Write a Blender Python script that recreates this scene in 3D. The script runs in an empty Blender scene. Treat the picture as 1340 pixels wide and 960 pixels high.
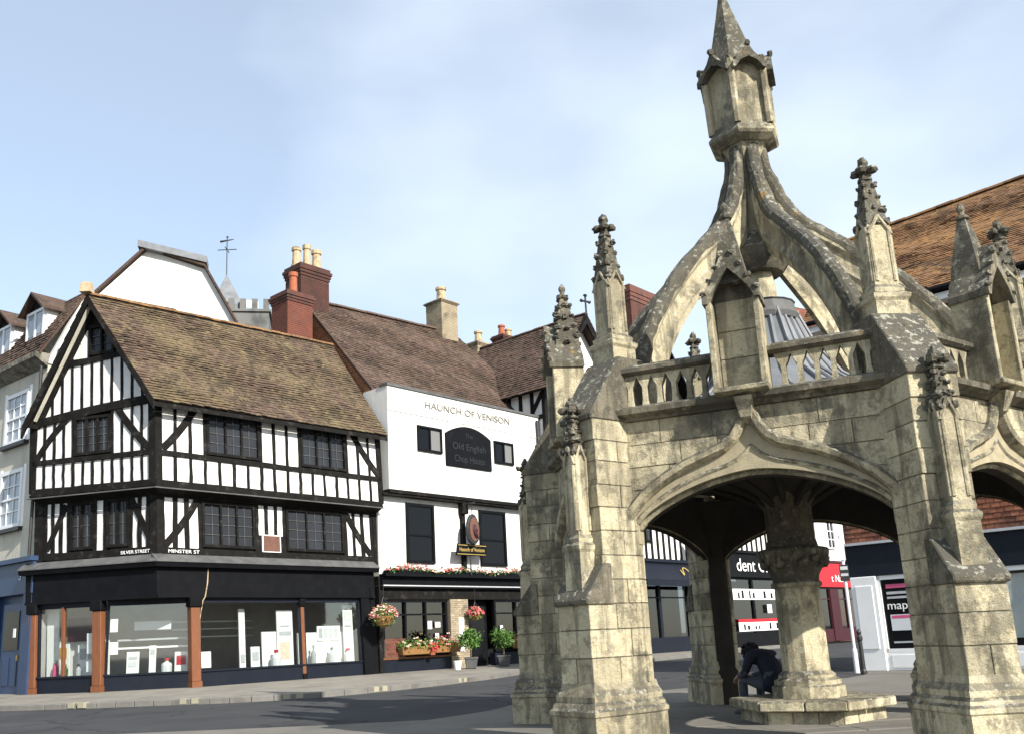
import bpy, bmesh, math, random
from mathutils import Vector, Matrix
random.seed(7)
R = math.radians
S = bpy.context.scene
COL = S.collection

# ------------------------------------------------------------------ camera, sky, sun, exposure
FPX, PITCH, ROLL, PX, PY, CH = 1217., .2283, .0445, 630., 553.7, 1.1   # in 1340 x 960 photo pixels
cd = bpy.data.cameras.new('camera'); cam = bpy.data.objects.new('camera', cd); COL.objects.link(cam)
cd.sensor_fit = 'HORIZONTAL'; cd.sensor_width = 36; cd.lens = FPX / 1340 * 36
cd.shift_x = (670 - PX) / 1340; cd.shift_y = (PY - 480) / 1340
cd.clip_start = .1; cd.clip_end = 3000
_F = Vector((0, math.cos(PITCH), math.sin(PITCH))); _U = Vector((0, -math.sin(PITCH), math.cos(PITCH))); _X = Vector((1, 0, 0))
_r = _X * math.cos(ROLL) - _U * math.sin(ROLL); _u = _X * math.sin(ROLL) + _U * math.cos(ROLL)
cam.matrix_world = Matrix(((_r.x, _u.x, -_F.x, 0), (_r.y, _u.y, -_F.y, 0), (_r.z, _u.z, -_F.z, CH), (0, 0, 0, 1)))
S.camera = cam
SUN_AZ, SUN_EL = 141., 33.5          # compass bearing the light comes from (0 = +Y, clockwise), elevation
W = bpy.data.worlds.new('World'); S.world = W; W.use_nodes = True
nt = W.node_tree; nt.nodes.clear()
out = nt.nodes.new('ShaderNodeOutputWorld'); bg = nt.nodes.new('ShaderNodeBackground'); bg.inputs[1].default_value = .118
sky = nt.nodes.new('ShaderNodeTexSky'); sky.sky_type = 'NISHITA'; sky.sun_disc = False
sky.sun_elevation = R(SUN_EL); sky.sun_rotation = R(SUN_AZ); sky.air_density = 1.0; sky.dust_density = .6; sky.ozone_density = .45; sky.altitude = 50
tc = nt.nodes.new('ShaderNodeTexCoord'); mp = nt.nodes.new('ShaderNodeMapping'); mp.inputs['Scale'].default_value = (1.0, 1.0, 1.9); mp.inputs['Location'].default_value = (2.12, 1.1, .42)
n1 = nt.nodes.new('ShaderNodeTexNoise'); n1.inputs['Scale'].default_value = 1.5; n1.inputs['Detail'].default_value = 5; n1.inputs['Roughness'].default_value = .45
cr = nt.nodes.new('ShaderNodeValToRGB'); cr.color_ramp.elements[0].position = .44; cr.color_ramp.elements[1].position = .74
cr.color_ramp.elements[0].color = (.30, .30, .30, 1); cr.color_ramp.elements[1].color = (.92, .92, .92, 1)
mx = nt.nodes.new('ShaderNodeMix'); mx.data_type = 'RGBA'; mx.inputs[7].default_value = (5.7, 6.35, 7.0, 1)
L_ = nt.links
L_.new(tc.outputs['Generated'], mp.inputs['Vector']); L_.new(mp.outputs[0], n1.inputs['Vector']); L_.new(n1.outputs['Fac'], cr.inputs[0])
L_.new(cr.outputs[0], mx.inputs[0]); L_.new(sky.outputs[0], mx.inputs[6]); L_.new(mx.outputs[2], bg.inputs[0]); L_.new(bg.outputs[0], out.inputs[0])
sd = bpy.data.lights.new('sun', 'SUN'); sd.energy = 5.0; sd.angle = R(.55); sd.color = (1, .95, .86)
sun = bpy.data.objects.new('sun', sd); COL.objects.link(sun)
sdir = Vector((math.sin(R(SUN_AZ)) * math.cos(R(SUN_EL)), math.cos(R(SUN_AZ)) * math.cos(R(SUN_EL)), math.sin(R(SUN_EL))))
sun.rotation_euler = sdir.to_track_quat('Z', 'Y').to_euler(); sun.location = (20, -20, 30)
S.view_settings.view_transform = 'Standard'; S.view_settings.look = 'None'; S.view_settings.gamma = 1; S.view_settings.exposure = 0.82
S.view_settings.use_curve_mapping = False
S.cycles.max_bounces = 6; S.cycles.transparent_max_bounces = 12

# ------------------------------------------------------------------ photo pixel -> ray
def ray(x, y):
    uu = (x - PX) / FPX; vv = (PY - y) / FPX
    c, s = math.cos(ROLL), math.sin(ROLL)
    u = uu * c + vv * s; v = -uu * s + vv * c
    c, s = math.cos(PITCH), math.sin(PITCH)
    return Vector((u, c - v * s, s + v * c))
def atz(x, y, z=0.):
    r = ray(x, y); t = (z - CH) / r.z
    return Vector((r.x * t, r.y * t, z))
def atd(x, y, d):
    r = ray(x, y); t = d / math.hypot(r.x, r.y)
    return Vector((r.x * t, r.y * t, CH + r.z * t))

class Fr:
    """vertical facade frame: x along the front (to the right), y into the building, z up; lean = metres per metre of height"""
    def __init__(s, ox, oy, az, lx=0., ly=0., z0=.2):
        a = R(az); s.o = Vector((ox, oy)); s.X = Vector((math.sin(a), math.cos(a))); s.Y = Vector((-math.cos(a), math.sin(a)))
        s.lx, s.ly, s.z0 = lx, ly, z0
    def w(s, x, y, z):
        h = z - s.z0; p = s.o + s.X * (x + s.lx * h) + s.Y * (y + s.ly * h)
        return Vector((p.x, p.y, z))
    def hit(s, px, py, yo=0.):
        r = ray(px, py); r2 = Vector((r.x, r.y)); z = 3.
        for _ in range(6):
            y = yo + s.ly * (z - s.z0)
            t = (s.o + s.Y * y).dot(s.Y) / r2.dot(s.Y); z = CH + r.z * t
        p = r2 * t - s.o
        return p.dot(s.X) - s.lx * (z - s.z0), z
    def hx(s, px, py, xo):       # intersection with the plane x = xo -> (y, z)
        r = ray(px, py); r2 = Vector((r.x, r.y)); t = (s.o.dot(s.X) + xo) / r2.dot(s.X)
        p = r2 * t - s.o
        return p.dot(s.Y), CH + r.z * t
    def rot(s): return math.atan2(s.X.y, s.X.x)
class Loc:                       # plain local frame, identity
    def w(s, x, y, z): return Vector((x, y, z))
ID = Loc()

# ------------------------------------------------------------------ materials
MATS = {}
def nodes(name):
    m = bpy.data.materials.new(name); m.use_nodes = True; MATS[name] = m
    return m, m.node_tree, m.node_tree.nodes['Principled BSDF']
def N(t, kind, **kw):
    n = t.nodes.new(kind)
    for k, v in kw.items():
        if k in n.inputs.keys(): n.inputs[k].default_value = v
        else: setattr(n, k, v)
    return n
def noise(t, scale, detail=4, rough=.55, vec=None, stretch=None):
    n = N(t, 'ShaderNodeTexNoise', Scale=scale, Detail=detail, Roughness=rough)
    g = vec
    if g is None: g = t.nodes.new('ShaderNodeNewGeometry').outputs['Position']
    if stretch:
        mpn = N(t, 'ShaderNodeMapping'); mpn.inputs['Scale'].default_value = stretch; t.links.new(g, mpn.inputs[0]); g = mpn.outputs[0]
    t.links.new(g, n.inputs['Vector'])
    return n.outputs['Fac']
def ramp(t, fac, a, b, ca=0., cb=1.):
    n = N(t, 'ShaderNodeMapRange'); n.inputs[1].default_value = a; n.inputs[2].default_value = b; n.inputs[3].default_value = ca; n.inputs[4].default_value = cb
    t.links.new(fac, n.inputs[0]); return n.outputs[0]
def mix(t, fac, a, b, blend='MIX'):
    n = N(t, 'ShaderNodeMix', data_type='RGBA', blend_type=blend)
    for sock, v in ((0, fac), (6, a), (7, b)):
        if isinstance(v, (int, float)): n.inputs[sock].default_value = v
        elif isinstance(v, tuple): n.inputs[sock].default_value = (*v, 1)
        else: t.links.new(v, n.inputs[sock])
    return n.outputs[2]
def mul(t, a, b, op='MULTIPLY'):
    n = N(t, 'ShaderNodeMath', operation=op)
    for i, v in ((0, a), (1, b)):
        if isinstance(v, (int, float)): n.inputs[i].default_value = v
        else: t.links.new(v, n.inputs[i])
    return n.outputs[0]
def bump(t, b, h, strength=.3, dist=.02):
    n = N(t, 'ShaderNodeBump', Strength=strength, Distance=dist); t.links.new(h, n.inputs['Height']); t.links.new(n.outputs[0], b.inputs['Normal'])
def surf(name, c1, c2, scale=3., rough=.7, bscale=30., bstr=.2, c3=None, s3=.8, t3=(.55, .7), spec=.4, rnd=0., stretch=None, bdist=.02):
    m, t, b = nodes(name)
    col = mix(t, ramp(t, noise(t, scale, 5, .6, stretch=stretch), .3, .7), c1, c2)
    if c3: col = mix(t, ramp(t, noise(t, s3, 6, .65), *t3), col, c3)
    if rnd:
        oi = N(t, 'ShaderNodeObjectInfo'); col = mix(t, 1., col, N_grey(t, ramp(t, oi.outputs['Random'], 0, 1, 1 - rnd, 1 + rnd)), 'MULTIPLY')
    t.links.new(col, b.inputs['Base Color']); b.inputs['Roughness'].default_value = rough; b.inputs['Specular IOR Level'].default_value = spec
    if bstr: bump(t, b, noise(t, bscale, 4, .6, stretch=stretch), bstr, bdist)
    return m
def N_grey(t, v):
    n = N(t, 'ShaderNodeCombineColor')
    for i in range(3): t.links.new(v, n.inputs[i])
    return n.outputs[0]

def limewash(name, c1, c2, stain, amt):
    m, t, b = nodes(name); oi = N(t, 'ShaderNodeObjectInfo')
    col = mix(t, ramp(t, noise(t, 1.6, 6, .65), .3, .7), c1, c2)
    col = mix(t, ramp(t, noise(t, 1., 6, .65, stretch=(3.2, 3.2, .32)), .50, .72, 0, amt), col, stain)
    col = mix(t, ramp(t, noise(t, .7, 7, .7), .54, .72, 0, amt * .8), col, stain)
    col = mix(t, ramp(t, noise(t, 24, 4, .7), .60, .72, 0, amt * .5), col, stain)
    col = mix(t, 1., col, N_grey(t, ramp(t, oi.outputs['Random'], 0, 1, .93, 1.05)), 'MULTIPLY')
    t.links.new(col, b.inputs['Base Color']); b.inputs['Roughness'].default_value = .88; b.inputs['Specular IOR Level'].default_value = .15
    bump(t, b, mix(t, .5, N_grey(t, noise(t, 2.2, 4, .6)), N_grey(t, noise(t, 30, 4, .6))), .35, .05)
    return m
def stone_mat(name, c1, c2, dirt=1.0):
    m, t, b = nodes(name)
    geo = t.nodes.new('ShaderNodeNewGeometry'); sep = N(t, 'ShaderNodeSeparateXYZ'); t.links.new(geo.outputs['Normal'], sep.inputs[0])
    oi = N(t, 'ShaderNodeObjectInfo')
    col = mix(t, ramp(t, noise(t, 2.2, 6, .6), .35, .68), c1, c2)
    col = mix(t, ramp(t, noise(t, 9., 5, .65), .5, .72, 0, .55), col, (.30, .245, .135))
    col = mix(t, 1., col, N_grey(t, ramp(t, oi.outputs['Random'], 0, 1, .74, 1.14)), 'MULTIPLY')
    # rain streaks and soot
    st = ramp(t, noise(t, 1., 6, .62, stretch=(5.5, 5.5, .75)), .49, .58, 0, .78 * dirt)
    col = mix(t, st, col, (.085, .076, .056))
    pt = ramp(t, noise(t, 1.5, 7, .7), .51, .57, 0, .80 * dirt)
    col = mix(t, pt, col, (.07, .065, .05))
    bl = ramp(t, noise(t, 4.2, 8, .72), .54, .60, 0, .72 * dirt)
    col = mix(t, bl, col, (.075, .07, .055))
    pale = ramp(t, noise(t, 3.3, 7, .7), .60, .68, 0, .6)
    col = mix(t, pale, col, (.60, .55, .41))
    fine = ramp(t, noise(t, 34., 4, .75), .50, .70, 0, .5)
    col = mix(t, fine, col, (.13, .115, .085))
    # dark crust and lichen on ledges that catch the rain
    up = ramp(t, sep.outputs['Z'], .12, .6)
    upn = mul(t, up, ramp(t, noise(t, 6., 5, .7), .34, .52, .25, 1.))
    col = mix(t, mul(t, upn, .88), col, (.085, .08, .066))
    li = mul(t, ramp(t, noise(t, 15., 4, .65), .55, .62), ramp(t, sep.outputs['Z'], -.1, .5, .1, .9))
    col = mix(t, li, col, (.34, .33, .27))
    lo = mul(t, ramp(t, noise(t, 3.1, 4, .6), .66, .74), ramp(t, sep.outputs['Z'], -.2, .4, .05, .8))
    col = mix(t, lo, col, (.33, .19, .04))
    t.links.new(col, b.inputs['Base Color']); b.inputs['Roughness'].default_value = .92; b.inputs['Specular IOR Level'].default_value = .2
    h = mix(t, .5, N_grey(t, noise(t, 14, 6, .7)), N_grey(t, noise(t, 60, 4, .7)))
    bump(t, b, h, .9, .04)
    return m
def tile_mat(name, c1, c2, moss, mossamt=.5):
    m, t, b = nodes(name)
    at = N(t, 'ShaderNodeAttribute', attribute_name='tint')
    col = mix(t, at.outputs['Fac'], c1, c2)
    col = mix(t, ramp(t, noise(t, .55, 6, .65), .42, .68, 0, mossamt), col, moss)
    col = mix(t, ramp(t, noise(t, 1.1, 7, .72), .50, .60, 0, .7), col, (.032, .025, .021))
    col = mix(t, ramp(t, noise(t, 2.6, 6, .72), .56, .64, 0, mossamt), col, moss)
    col = mix(t, ramp(t, noise(t, 11, 4, .7), .58, .7, 0, .6), col, (.22, .19, .14))
    t.links.new(col, b.inputs['Base Color']); b.inputs['Roughness'].default_value = .9; b.inputs['Specular IOR Level'].default_value = .2
    bump(t, b, noise(t, 40, 4, .7), .5, .02)
    return m
def glass_mat(name, tint, gloss=.03):
    m = bpy.data.materials.new(name); m.use_nodes = True; MATS[name] = m; t = m.node_tree; t.nodes.clear()
    o = N(t, 'ShaderNodeOutputMaterial'); tr = N(t, 'ShaderNodeBsdfTransparent'); tr.inputs[0].default_value = (*tint, 1)
    gl = N(t, 'ShaderNodeBsdfGlossy', Roughness=gloss); geo = N(t, 'ShaderNodeNewGeometry'); dt = N(t, 'ShaderNodeVectorMath', operation='DOT_PRODUCT'); mxs = N(t, 'ShaderNodeMixShader')
    t.links.new(geo.outputs['Normal'], dt.inputs[0]); t.links.new(geo.outputs['Incoming'], dt.inputs[1])
    ab = mul(t, dt.outputs['Value'], 0., 'ABSOLUTE'); om = mul(t, 1., ab, 'SUBTRACT'); f2 = mul(t, mul(t, mul(t, om, 5., 'POWER'), .88), .10, 'ADD')
    t.links.new(f2, mxs.inputs[0]); t.links.new(tr.outputs[0], mxs.inputs[1]); t.links.new(gl.outputs[0], mxs.inputs[2]); t.links.new(mxs.outputs[0], o.inputs[0])
    return m
def darkglass(name, c, rough=.06, spec=.2):
    m, t, b = nodes(name); b.inputs['Base Color'].default_value = (*c, 1); b.inputs['Roughness'].default_value = rough; b.inputs['Specular IOR Level'].default_value = spec
    bump(t, b, noise(t, 5, 2, .5), .12, .02)
    return m

stone_mat('stone', (.58, .515, .35), (.45, .39, .26), .72)
stone_mat('stone_weathered', (.22, .195, .145), (.12, .108, .082), 1.1)
stone_mat('stone_black', (.13, .12, .095), (.07, .065, .052), 1.0)
stone_mat('stone_clean', (.58, .52, .36), (.48, .42, .27), .6)
stone_mat('stone_grey', (.30, .285, .24), (.22, .21, .18), .9)
surf('sooty_stone', (.045, .040, .034), (.028, .025, .022), 3, .95, 30, .4, spec=.1)  # near-black colour paints deep shade onto vault, vault shafts and arch linings
surf('mortar', (.34, .29, .19), (.24, .21, .14), 8, .95, 50, .3)
limewash('plaster', (.74, .735, .71), (.66, .655, .63), (.42, .40, .35), .55)
limewash('render_white', (.72, .715, .69), (.66, .655, .62), (.45, .43, .38), .5)
limewash('render_cream', (.58, .55, .46), (.50, .47, .39), (.30, .285, .24), .6)
surf('white_paint', (.80, .80, .79), (.74, .74, .73), 3, .5, 40, .05, spec=.4)
surf('black_timber', (.006, .0055, .005), (.014, .013, .012), 4, .75, 22, .5, (.042, .038, .034), 4., (.58, .72), spec=.1, stretch=(1, 1, 1))
surf('black_paint', (.004, .0043, .0055), (.007, .0073, .0085), 3, .55, 30, .1, (.011, .011, .011), 2., (.6, .75), spec=.08)
surf('navy_paint', (.006, .008, .015), (.008, .011, .018), 3, .5, 30, .08, spec=.2)
surf('blue_paint', (.016, .036, .092), (.022, .046, .108), 2, .45, 30, .06, spec=.4)
surf('lead', (.20, .21, .225), (.13, .137, .148), 2.5, .6, 20, .15, (.12, .125, .13), 1.2, (.52, .7))
surf('lead_dark', (.06, .06, .06), (.11, .11, .108), 3., .7, 20, .2, (.06, .06, .06), 1.2, (.5, .7))
surf('brown_wood', (.19, .070, .028), (.125, .046, .02), 5, .5, 30, .2, spec=.4, stretch=(6, 6, .6))
surf('red_brick', (.135, .042, .026), (.09, .032, .022), 3, .88, 35, .3, (.10, .05, .04), 2., (.56, .72), rnd=.32)
surf('dark_brick', (.115, .045, .032), (.07, .031, .025), 3, .9, 35, .3, (.04, .03, .028), 2., (.52, .70), rnd=.35)
surf('warm_brick', (.40, .17, .075), (.28, .115, .055), 5, .9, 35, .3, (.16, .09, .05), 2., (.55, .72))
surf('brick_mortar', (.24, .20, .15), (.17, .14, .11), 9, .95, 50, .2)
surf('pale_brick', (.36, .30, .20), (.27, .22, .15), 3, .9, 40, .3, (.12, .10, .08), 1.4, (.5, .7), rnd=.2)
surf('pot_clay', (.46, .36, .22), (.34, .26, .16), 6, .85, 40, .2, (.13, .10, .07), 3., (.5, .68))
surf('pot_red', (.36, .11, .055), (.26, .08, .04), 6, .85, 40, .2)
tile_mat('tiles_brown', (.060, .040, .030), (.118, .080, .058), (.19, .15, .075), .65)
tile_mat('tiles_dark', (.066, .042, .034), (.112, .075, .058), (.12, .088, .056), .4)
tile_mat('tiles_orange', (.14, .078, .045), (.21, .115, .062), (.31, .16, .05), .75)
tile_mat('tiles_red', (.15, .058, .035), (.25, .098, .055), (.11, .055, .04), .55)
m, t, b = nodes('asphalt')
_c = mix(t, ramp(t, noise(t, .5, 5, .6), .35, .65), (.036, .037, .040), (.054, .055, .058))
_c = mix(t, ramp(t, noise(t, 90, 3, .8), .45, .75, 0, .6), _c, (.10, .098, .095))
_c = mix(t, ramp(t, noise(t, 2.4, 6, .75), .56, .66, 0, .6), _c, (.040, .040, .043))
_v = N(t, 'ShaderNodeTexVoronoi', feature='DISTANCE_TO_EDGE', Scale=.32); _g = N(t, 'ShaderNodeNewGeometry'); _w = N(t, 'ShaderNodeVectorMath', operation='ADD')
_n3 = N(t, 'ShaderNodeTexNoise', Scale=1.2, Detail=5.); t.links.new(_g.outputs['Position'], _n3.inputs['Vector']); t.links.new(_g.outputs['Position'], _w.inputs[0]); t.links.new(_n3.outputs['Color'], _w.inputs[1]); t.links.new(_w.outputs[0], _v.inputs['Vector'])
_c = mix(t, ramp(t, _v.outputs['Distance'], .004, .016, .8, 0), _c, (.022, .022, .023))
t.links.new(_c, b.inputs['Base Color']); b.inputs['Roughness'].default_value = .92; b.inputs['Specular IOR Level'].default_value = .12; bump(t, b, noise(t, 140, 3, .8), .5, .01)
m, t, b = nodes('paving')
_c = mix(t, ramp(t, noise(t, 1.1, 5, .6), .3, .7), (.235, .215, .18), (.19, .175, .145)); _c = mix(t, ramp(t, noise(t, .8, 6, .65), .52, .68, 0, .8), _c, (.14, .13, .11))
_bk = N(t, 'ShaderNodeTexBrick', Scale=1.); _bk.inputs['Brick Width'].default_value = .75; _bk.inputs['Row Height'].default_value = .5; _bk.inputs['Mortar Size'].default_value = .012; _bk.inputs['Color1'].default_value = (1, 1, 1, 1); _bk.inputs['Color2'].default_value = (.82, .82, .82, 1); _bk.inputs['Mortar'].default_value = (.45, .45, .45, 1)
_mp = N(t, 'ShaderNodeMapping'); _mp.inputs['Rotation'].default_value = (0, 0, -R(47)); _g = N(t, 'ShaderNodeNewGeometry'); t.links.new(_g.outputs['Position'], _mp.inputs[0]); t.links.new(_mp.outputs[0], _bk.inputs['Vector'])
_c = mix(t, 1., _c, _bk.outputs['Color'], 'MULTIPLY'); t.links.new(_c, b.inputs['Base Color']); b.inputs['Roughness'].default_value = .9; bump(t, b, noise(t, 60, 4, .6), .3, .01)
surf('plaza', (.165, .155, .135), (.125, .117, .10), .9, .9, 90, .3, (.11, .105, .095), .6, (.5, .66), spec=.25)
surf('kerb_stone', (.17, .16, .145), (.12, .115, .105), 3, .9, 60, .3, (.10, .095, .085), 1.2, (.55, .7))
surf('yellow_mark', (.33, .30, .21), (.27, .25, .19), 6, .8, 60, .2)
surf('iron', (.015, .015, .016), (.03, .03, .03), 8, .5, 60, .1)
surf('grey_metal', (.42, .43, .44), (.34, .35, .36), 4, .45, 60, .05)
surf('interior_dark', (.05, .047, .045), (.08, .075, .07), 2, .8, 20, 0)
surf('interior_mid', (.40, .40, .39), (.32, .32, .31), 2, .8, 20, 0)
surf('paper', (.80, .80, .78), (.76, .76, .74), 4, .8, 20, 0)
surf('red_paint', (.48, .012, .022), (.38, .01, .018), 3, .5, 30, .05)
surf('maroon', (.045, .004, .008), (.03, .003, .006), 3, .5, 30, .05)
surf('pink_print', (.60, .10, .22), (.52, .08, .18), 6, .7, 30, 0)
surf('grey_print', (.45, .46, .48), (.36, .37, .39), 8, .7, 30, 0)
surf('gold_paint', (.48, .34, .10), (.38, .26, .07), 6, .5, 30, 0)
surf('letter_grey', (.20, .19, .165), (.15, .145, .125), 6, .7, 30, 0)
surf('letter_faint', (.015, .017, .019), (.011, .012, .014), 6, .6, 30, 0)
surf('plaque_brown', (.14, .065, .042), (.10, .045, .03), 6, .6, 30, .1)
surf('green_leaf', (.055, .13, .022), (.10, .20, .035), 7, .6, 30, 0, rnd=.15)
surf('green_dark', (.03, .075, .018), (.055, .11, .025), 7, .6, 30, 0)
surf('flower_pink', (.55, .12, .15), (.62, .30, .26), 9, .7, 30, 0)
surf('flower_red', (.55, .03, .05), (.5, .08, .06), 9, .7, 30, 0)
surf('flower_pale', (.70, .45, .38), (.72, .60, .45), 9, .7, 30, 0)
surf('wicker', (.28, .15, .05), (.20, .10, .035), 18, .85, 60, .5)
surf('bark', (.12, .085, .05), (.08, .055, .035), 8, .9, 40, .4)
surf('cloth_navy', (.008, .010, .020), (.014, .016, .028), 10, .85, 60, .3)
surf('cloth_dark', (.045, .05, .065), (.065, .07, .085), 10, .85, 60, .3)
surf('skin', (.42, .23, .16), (.36, .19, .13), 8, .6, 60, .05)
surf('hair', (.012, .010, .009), (.02, .016, .014), 20, .6, 80, .3)
surf('tower_stone', (.15, .15, .142), (.115, .115, .108), .5, .9, 12, .3, (.06, .063, .063), .5, (.5, .68))
surf('blind', (.62, .63, .64), (.56, .57, .58), 3, .7, 20, 0)
surf('green_item', (.04, .12, .05), (.03, .08, .035), 5, .6, 20, 0)
glass_mat('shop_glass', (.95, .97, .965)); glass_mat('pub_glass', (.45, .48, .5))
darkglass('curtain_glass', (.16, .16, .155), .08); darkglass('leaded_glass', (.028, .031, .036), .10); darkglass('window_glass', (.007, .008, .010), .04, .12); darkglass('sky_glass', (.30, .34, .38), .12, .45)
M = MATS

# ------------------------------------------------------------------ mesh builder
def wloc(o):
    v = Vector((0, 0, 0))
    while o is not None: v += o.location; o = o.parent
    return v
def tag(o, label=None, cat=None, group=None, kind=None):
    for k, v in (('label', label), ('category', cat), ('group', group), ('kind', kind)):
        if v: o[k] = v
    return o
def empty(name, loc, label, cat, group=None):
    o = bpy.data.objects.new(name, None); COL.objects.link(o); o.location = loc; o.empty_display_size = .3
    return tag(o, label, cat, group)
def link(name, me, parent=None, loc=None, rz=None, mat4=None):
    o = bpy.data.objects.new(name, me); COL.objects.link(o); o.parent = parent
    if mat4 is not None: o.matrix_local = mat4
    else:
        if loc is not None: o.location = loc
        if rz is not None: o.rotation_euler = (0, 0, rz)
    return o
class MB:
    def __init__(s): s.v = []; s.f = []; s.tint = []
    def poly(s, pts, tint=None):
        b = len(s.v); s.v += [Vector(p) for p in pts]; s.f.append(list(range(b, b + len(pts)))); s.tint.append(tint); return s
    def prism(s, A, B):
        """closed solid between two congruent rings"""
        n = len(A); b = len(s.v); s.v += [Vector(p) for p in A] + [Vector(p) for p in B]
        s.f.append(list(range(b, b + n))[::-1]); s.f.append(list(range(b + n, b + 2 * n)))
        for i in range(n): j = (i + 1) % n; s.f.append([b + i, b + j, b + n + j, b + n + i])
        s.tint += [None] * (n + 2); return s
    def box(s, fr, x0, x1, y0, y1, z0, z1):
        c = ((x0, y0), (x1, y0), (x1, y1), (x0, y1))
        return s.prism([fr.w(x, y, z0) for x, y in c], [fr.w(x, y, z1) for x, y in c])
    def plate(s, fr, pts, y0, y1):      # polygon in the facade plane, extruded through y
        return s.prism([fr.w(x, y0, z) for x, z in pts], [fr.w(x, y1, z) for x, z in pts])
    def beam(s, fr, a, b, wd, y0, y1):
        dx, dz = b[0] - a[0], b[1] - a[1]; l = math.hypot(dx, dz) or 1; nx, nz = -dz / l * wd / 2, dx / l * wd / 2
        return s.plate(fr, [(a[0] + nx, a[1] + nz), (a[0] - nx, a[1] - nz), (b[0] - nx, b[1] - nz), (b[0] + nx, b[1] + nz)], y0, y1)
    def wbeam(s, fr, a, b, wd, y0, y1, n=4, jit=.011):
        dx, dz = b[0] - a[0], b[1] - a[1]; l = math.hypot(dx, dz) or 1; nx, nz = -dz / l, dx / l; up, dn = [], []
        for k in range(n + 1):
            t = k / n; o = random.uniform(-jit, jit) * (0 < k < n); w_ = wd / 2 * random.uniform(.86, 1.12); x, z = a[0] + dx * t + nx * o, a[1] + dz * t + nz * o
            up.append((x + nx * w_, z + nz * w_)); dn.append((x - nx * w_, z - nz * w_))
        return s.plate(fr, up + dn[::-1], y0, y1)
    def loft(s, rings, cap=True):
        n = len(rings[0]); b = len(s.v)
        for r in rings: s.v += [Vector(p) for p in r]
        for k in range(len(rings) - 1):
            for i in range(n):
                j = (i + 1) % n; s.f.append([b + k * n + i, b + k * n + j, b + (k + 1) * n + j, b + (k + 1) * n + i]); s.tint.append(None)
        if cap:
            s.f.append(list(range(b, b + n))[::-1]); s.f.append(list(range(b + (len(rings) - 1) * n, b + len(rings) * n))); s.tint += [None, None]
        return s
    def lathe(s, c, prof, n=12, a0=0., sq=None):
        """profile (radius, z) about the vertical at c"""
        rg = []
        for r, z in prof: rg.append([(c[0] + max(r, .0005) * math.cos(a0 + 2 * math.pi * i / n), c[1] + max(r, .0005) * math.sin(a0 + 2 * math.pi * i / n), c[2] + z) for i in range(n)])
        return s.loft(rg)
    def tube(s, path, rad, n=8):
        path = [Vector(p) for p in path]; rg = []; up = Vector((0, 0, 1))
        for i, p in enumerate(path):
            d = (path[min(i + 1, len(path) - 1)] - path[max(i - 1, 0)]).normalized()
            a = d.cross(up if abs(d.z) < .95 else Vector((1, 0, 0))).normalized(); b = a.cross(d)
            r = rad[i] if isinstance(rad, (list, tuple)) else rad
            rg.append([p + a * r * math.cos(2 * math.pi * k / n) + b * r * math.sin(2 * math.pi * k / n) for k in range(n)])
        return s.loft(rg)
    def blob(s, c, r, sx=1, sy=1, sz=1, jit=.25, seg=6, rings=4):
        b = len(s.v); c = Vector(c); rg = []
        for k in range(1, rings):
            th = math.pi * k / rings; rg.append([c + Vector((sx * math.sin(th) * math.cos(2 * math.pi * i / seg), sy * math.sin(th) * math.sin(2 * math.pi * i / seg), sz * math.cos(th))) * r * random.uniform(1 - jit, 1 + jit) for i in range(seg)])
        return s.loft(rg)
    def leaf(s, c, size, tint=None):
        d = Vector((random.gauss(0, 1), random.gauss(0, 1), random.gauss(0, 1))).normalized(); e = d.orthogonal().normalized()
        e = Matrix.Rotation(random.uniform(0, 6.28), 3, d) @ e; g = d.cross(e); c = Vector(c)
        return s.poly([c - e * size, c + g * size * .45, c + e * size, c - g * size * .45], tint)
    def mesh(s, name, mat, org=Vector((0, 0, 0)), bevel=0., smooth=False, fix=True):
        me = bpy.data.meshes.new(name); me.from_pydata([v - org for v in s.v], [], s.f); me.materials.append(M[mat] if isinstance(mat, str) else mat)
        if any(t is not None for t in s.tint):
            at = me.attributes.new('tint', 'FLOAT', 'FACE'); at.data.foreach_set('value', [t if t is not None else .5 for t in s.tint])
        if fix:
            bm = bmesh.new(); bm.from_mesh(me); bmesh.ops.recalc_face_normals(bm, faces=bm.faces)
            if bevel: bmesh.ops.bevel(bm, geom=list(bm.edges), offset=bevel, segments=1, profile=.5, affect='EDGES', clamp_overlap=True)
            bm.to_mesh(me); bm.free()
        if smooth: me.polygons.foreach_set('use_smooth', [True] * len(me.polygons)); me.update()
        return me
    def build(s, name, mat, parent=None, at=None, bevel=0., smooth=False, fix=True):
        org = wloc(parent) if parent is not None else (Vector(at) if at is not None else Vector((0, 0, 0)))
        o = link(name, s.mesh(name, mat, org, bevel, smooth, fix), parent)
        if parent is None and at is not None: o.location = at
        return o
def smooth_angle(o, ang=40):
    me = o.data; me.polygons.foreach_set('use_smooth', [True] * len(me.polygons))
    bm = bmesh.new(); bm.from_mesh(me)
    for e in bm.edges:
        if len(e.link_faces) == 2 and e.calc_face_angle(0) > R(ang): e.smooth = False
    bm.to_mesh(me); bm.free(); return o
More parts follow.
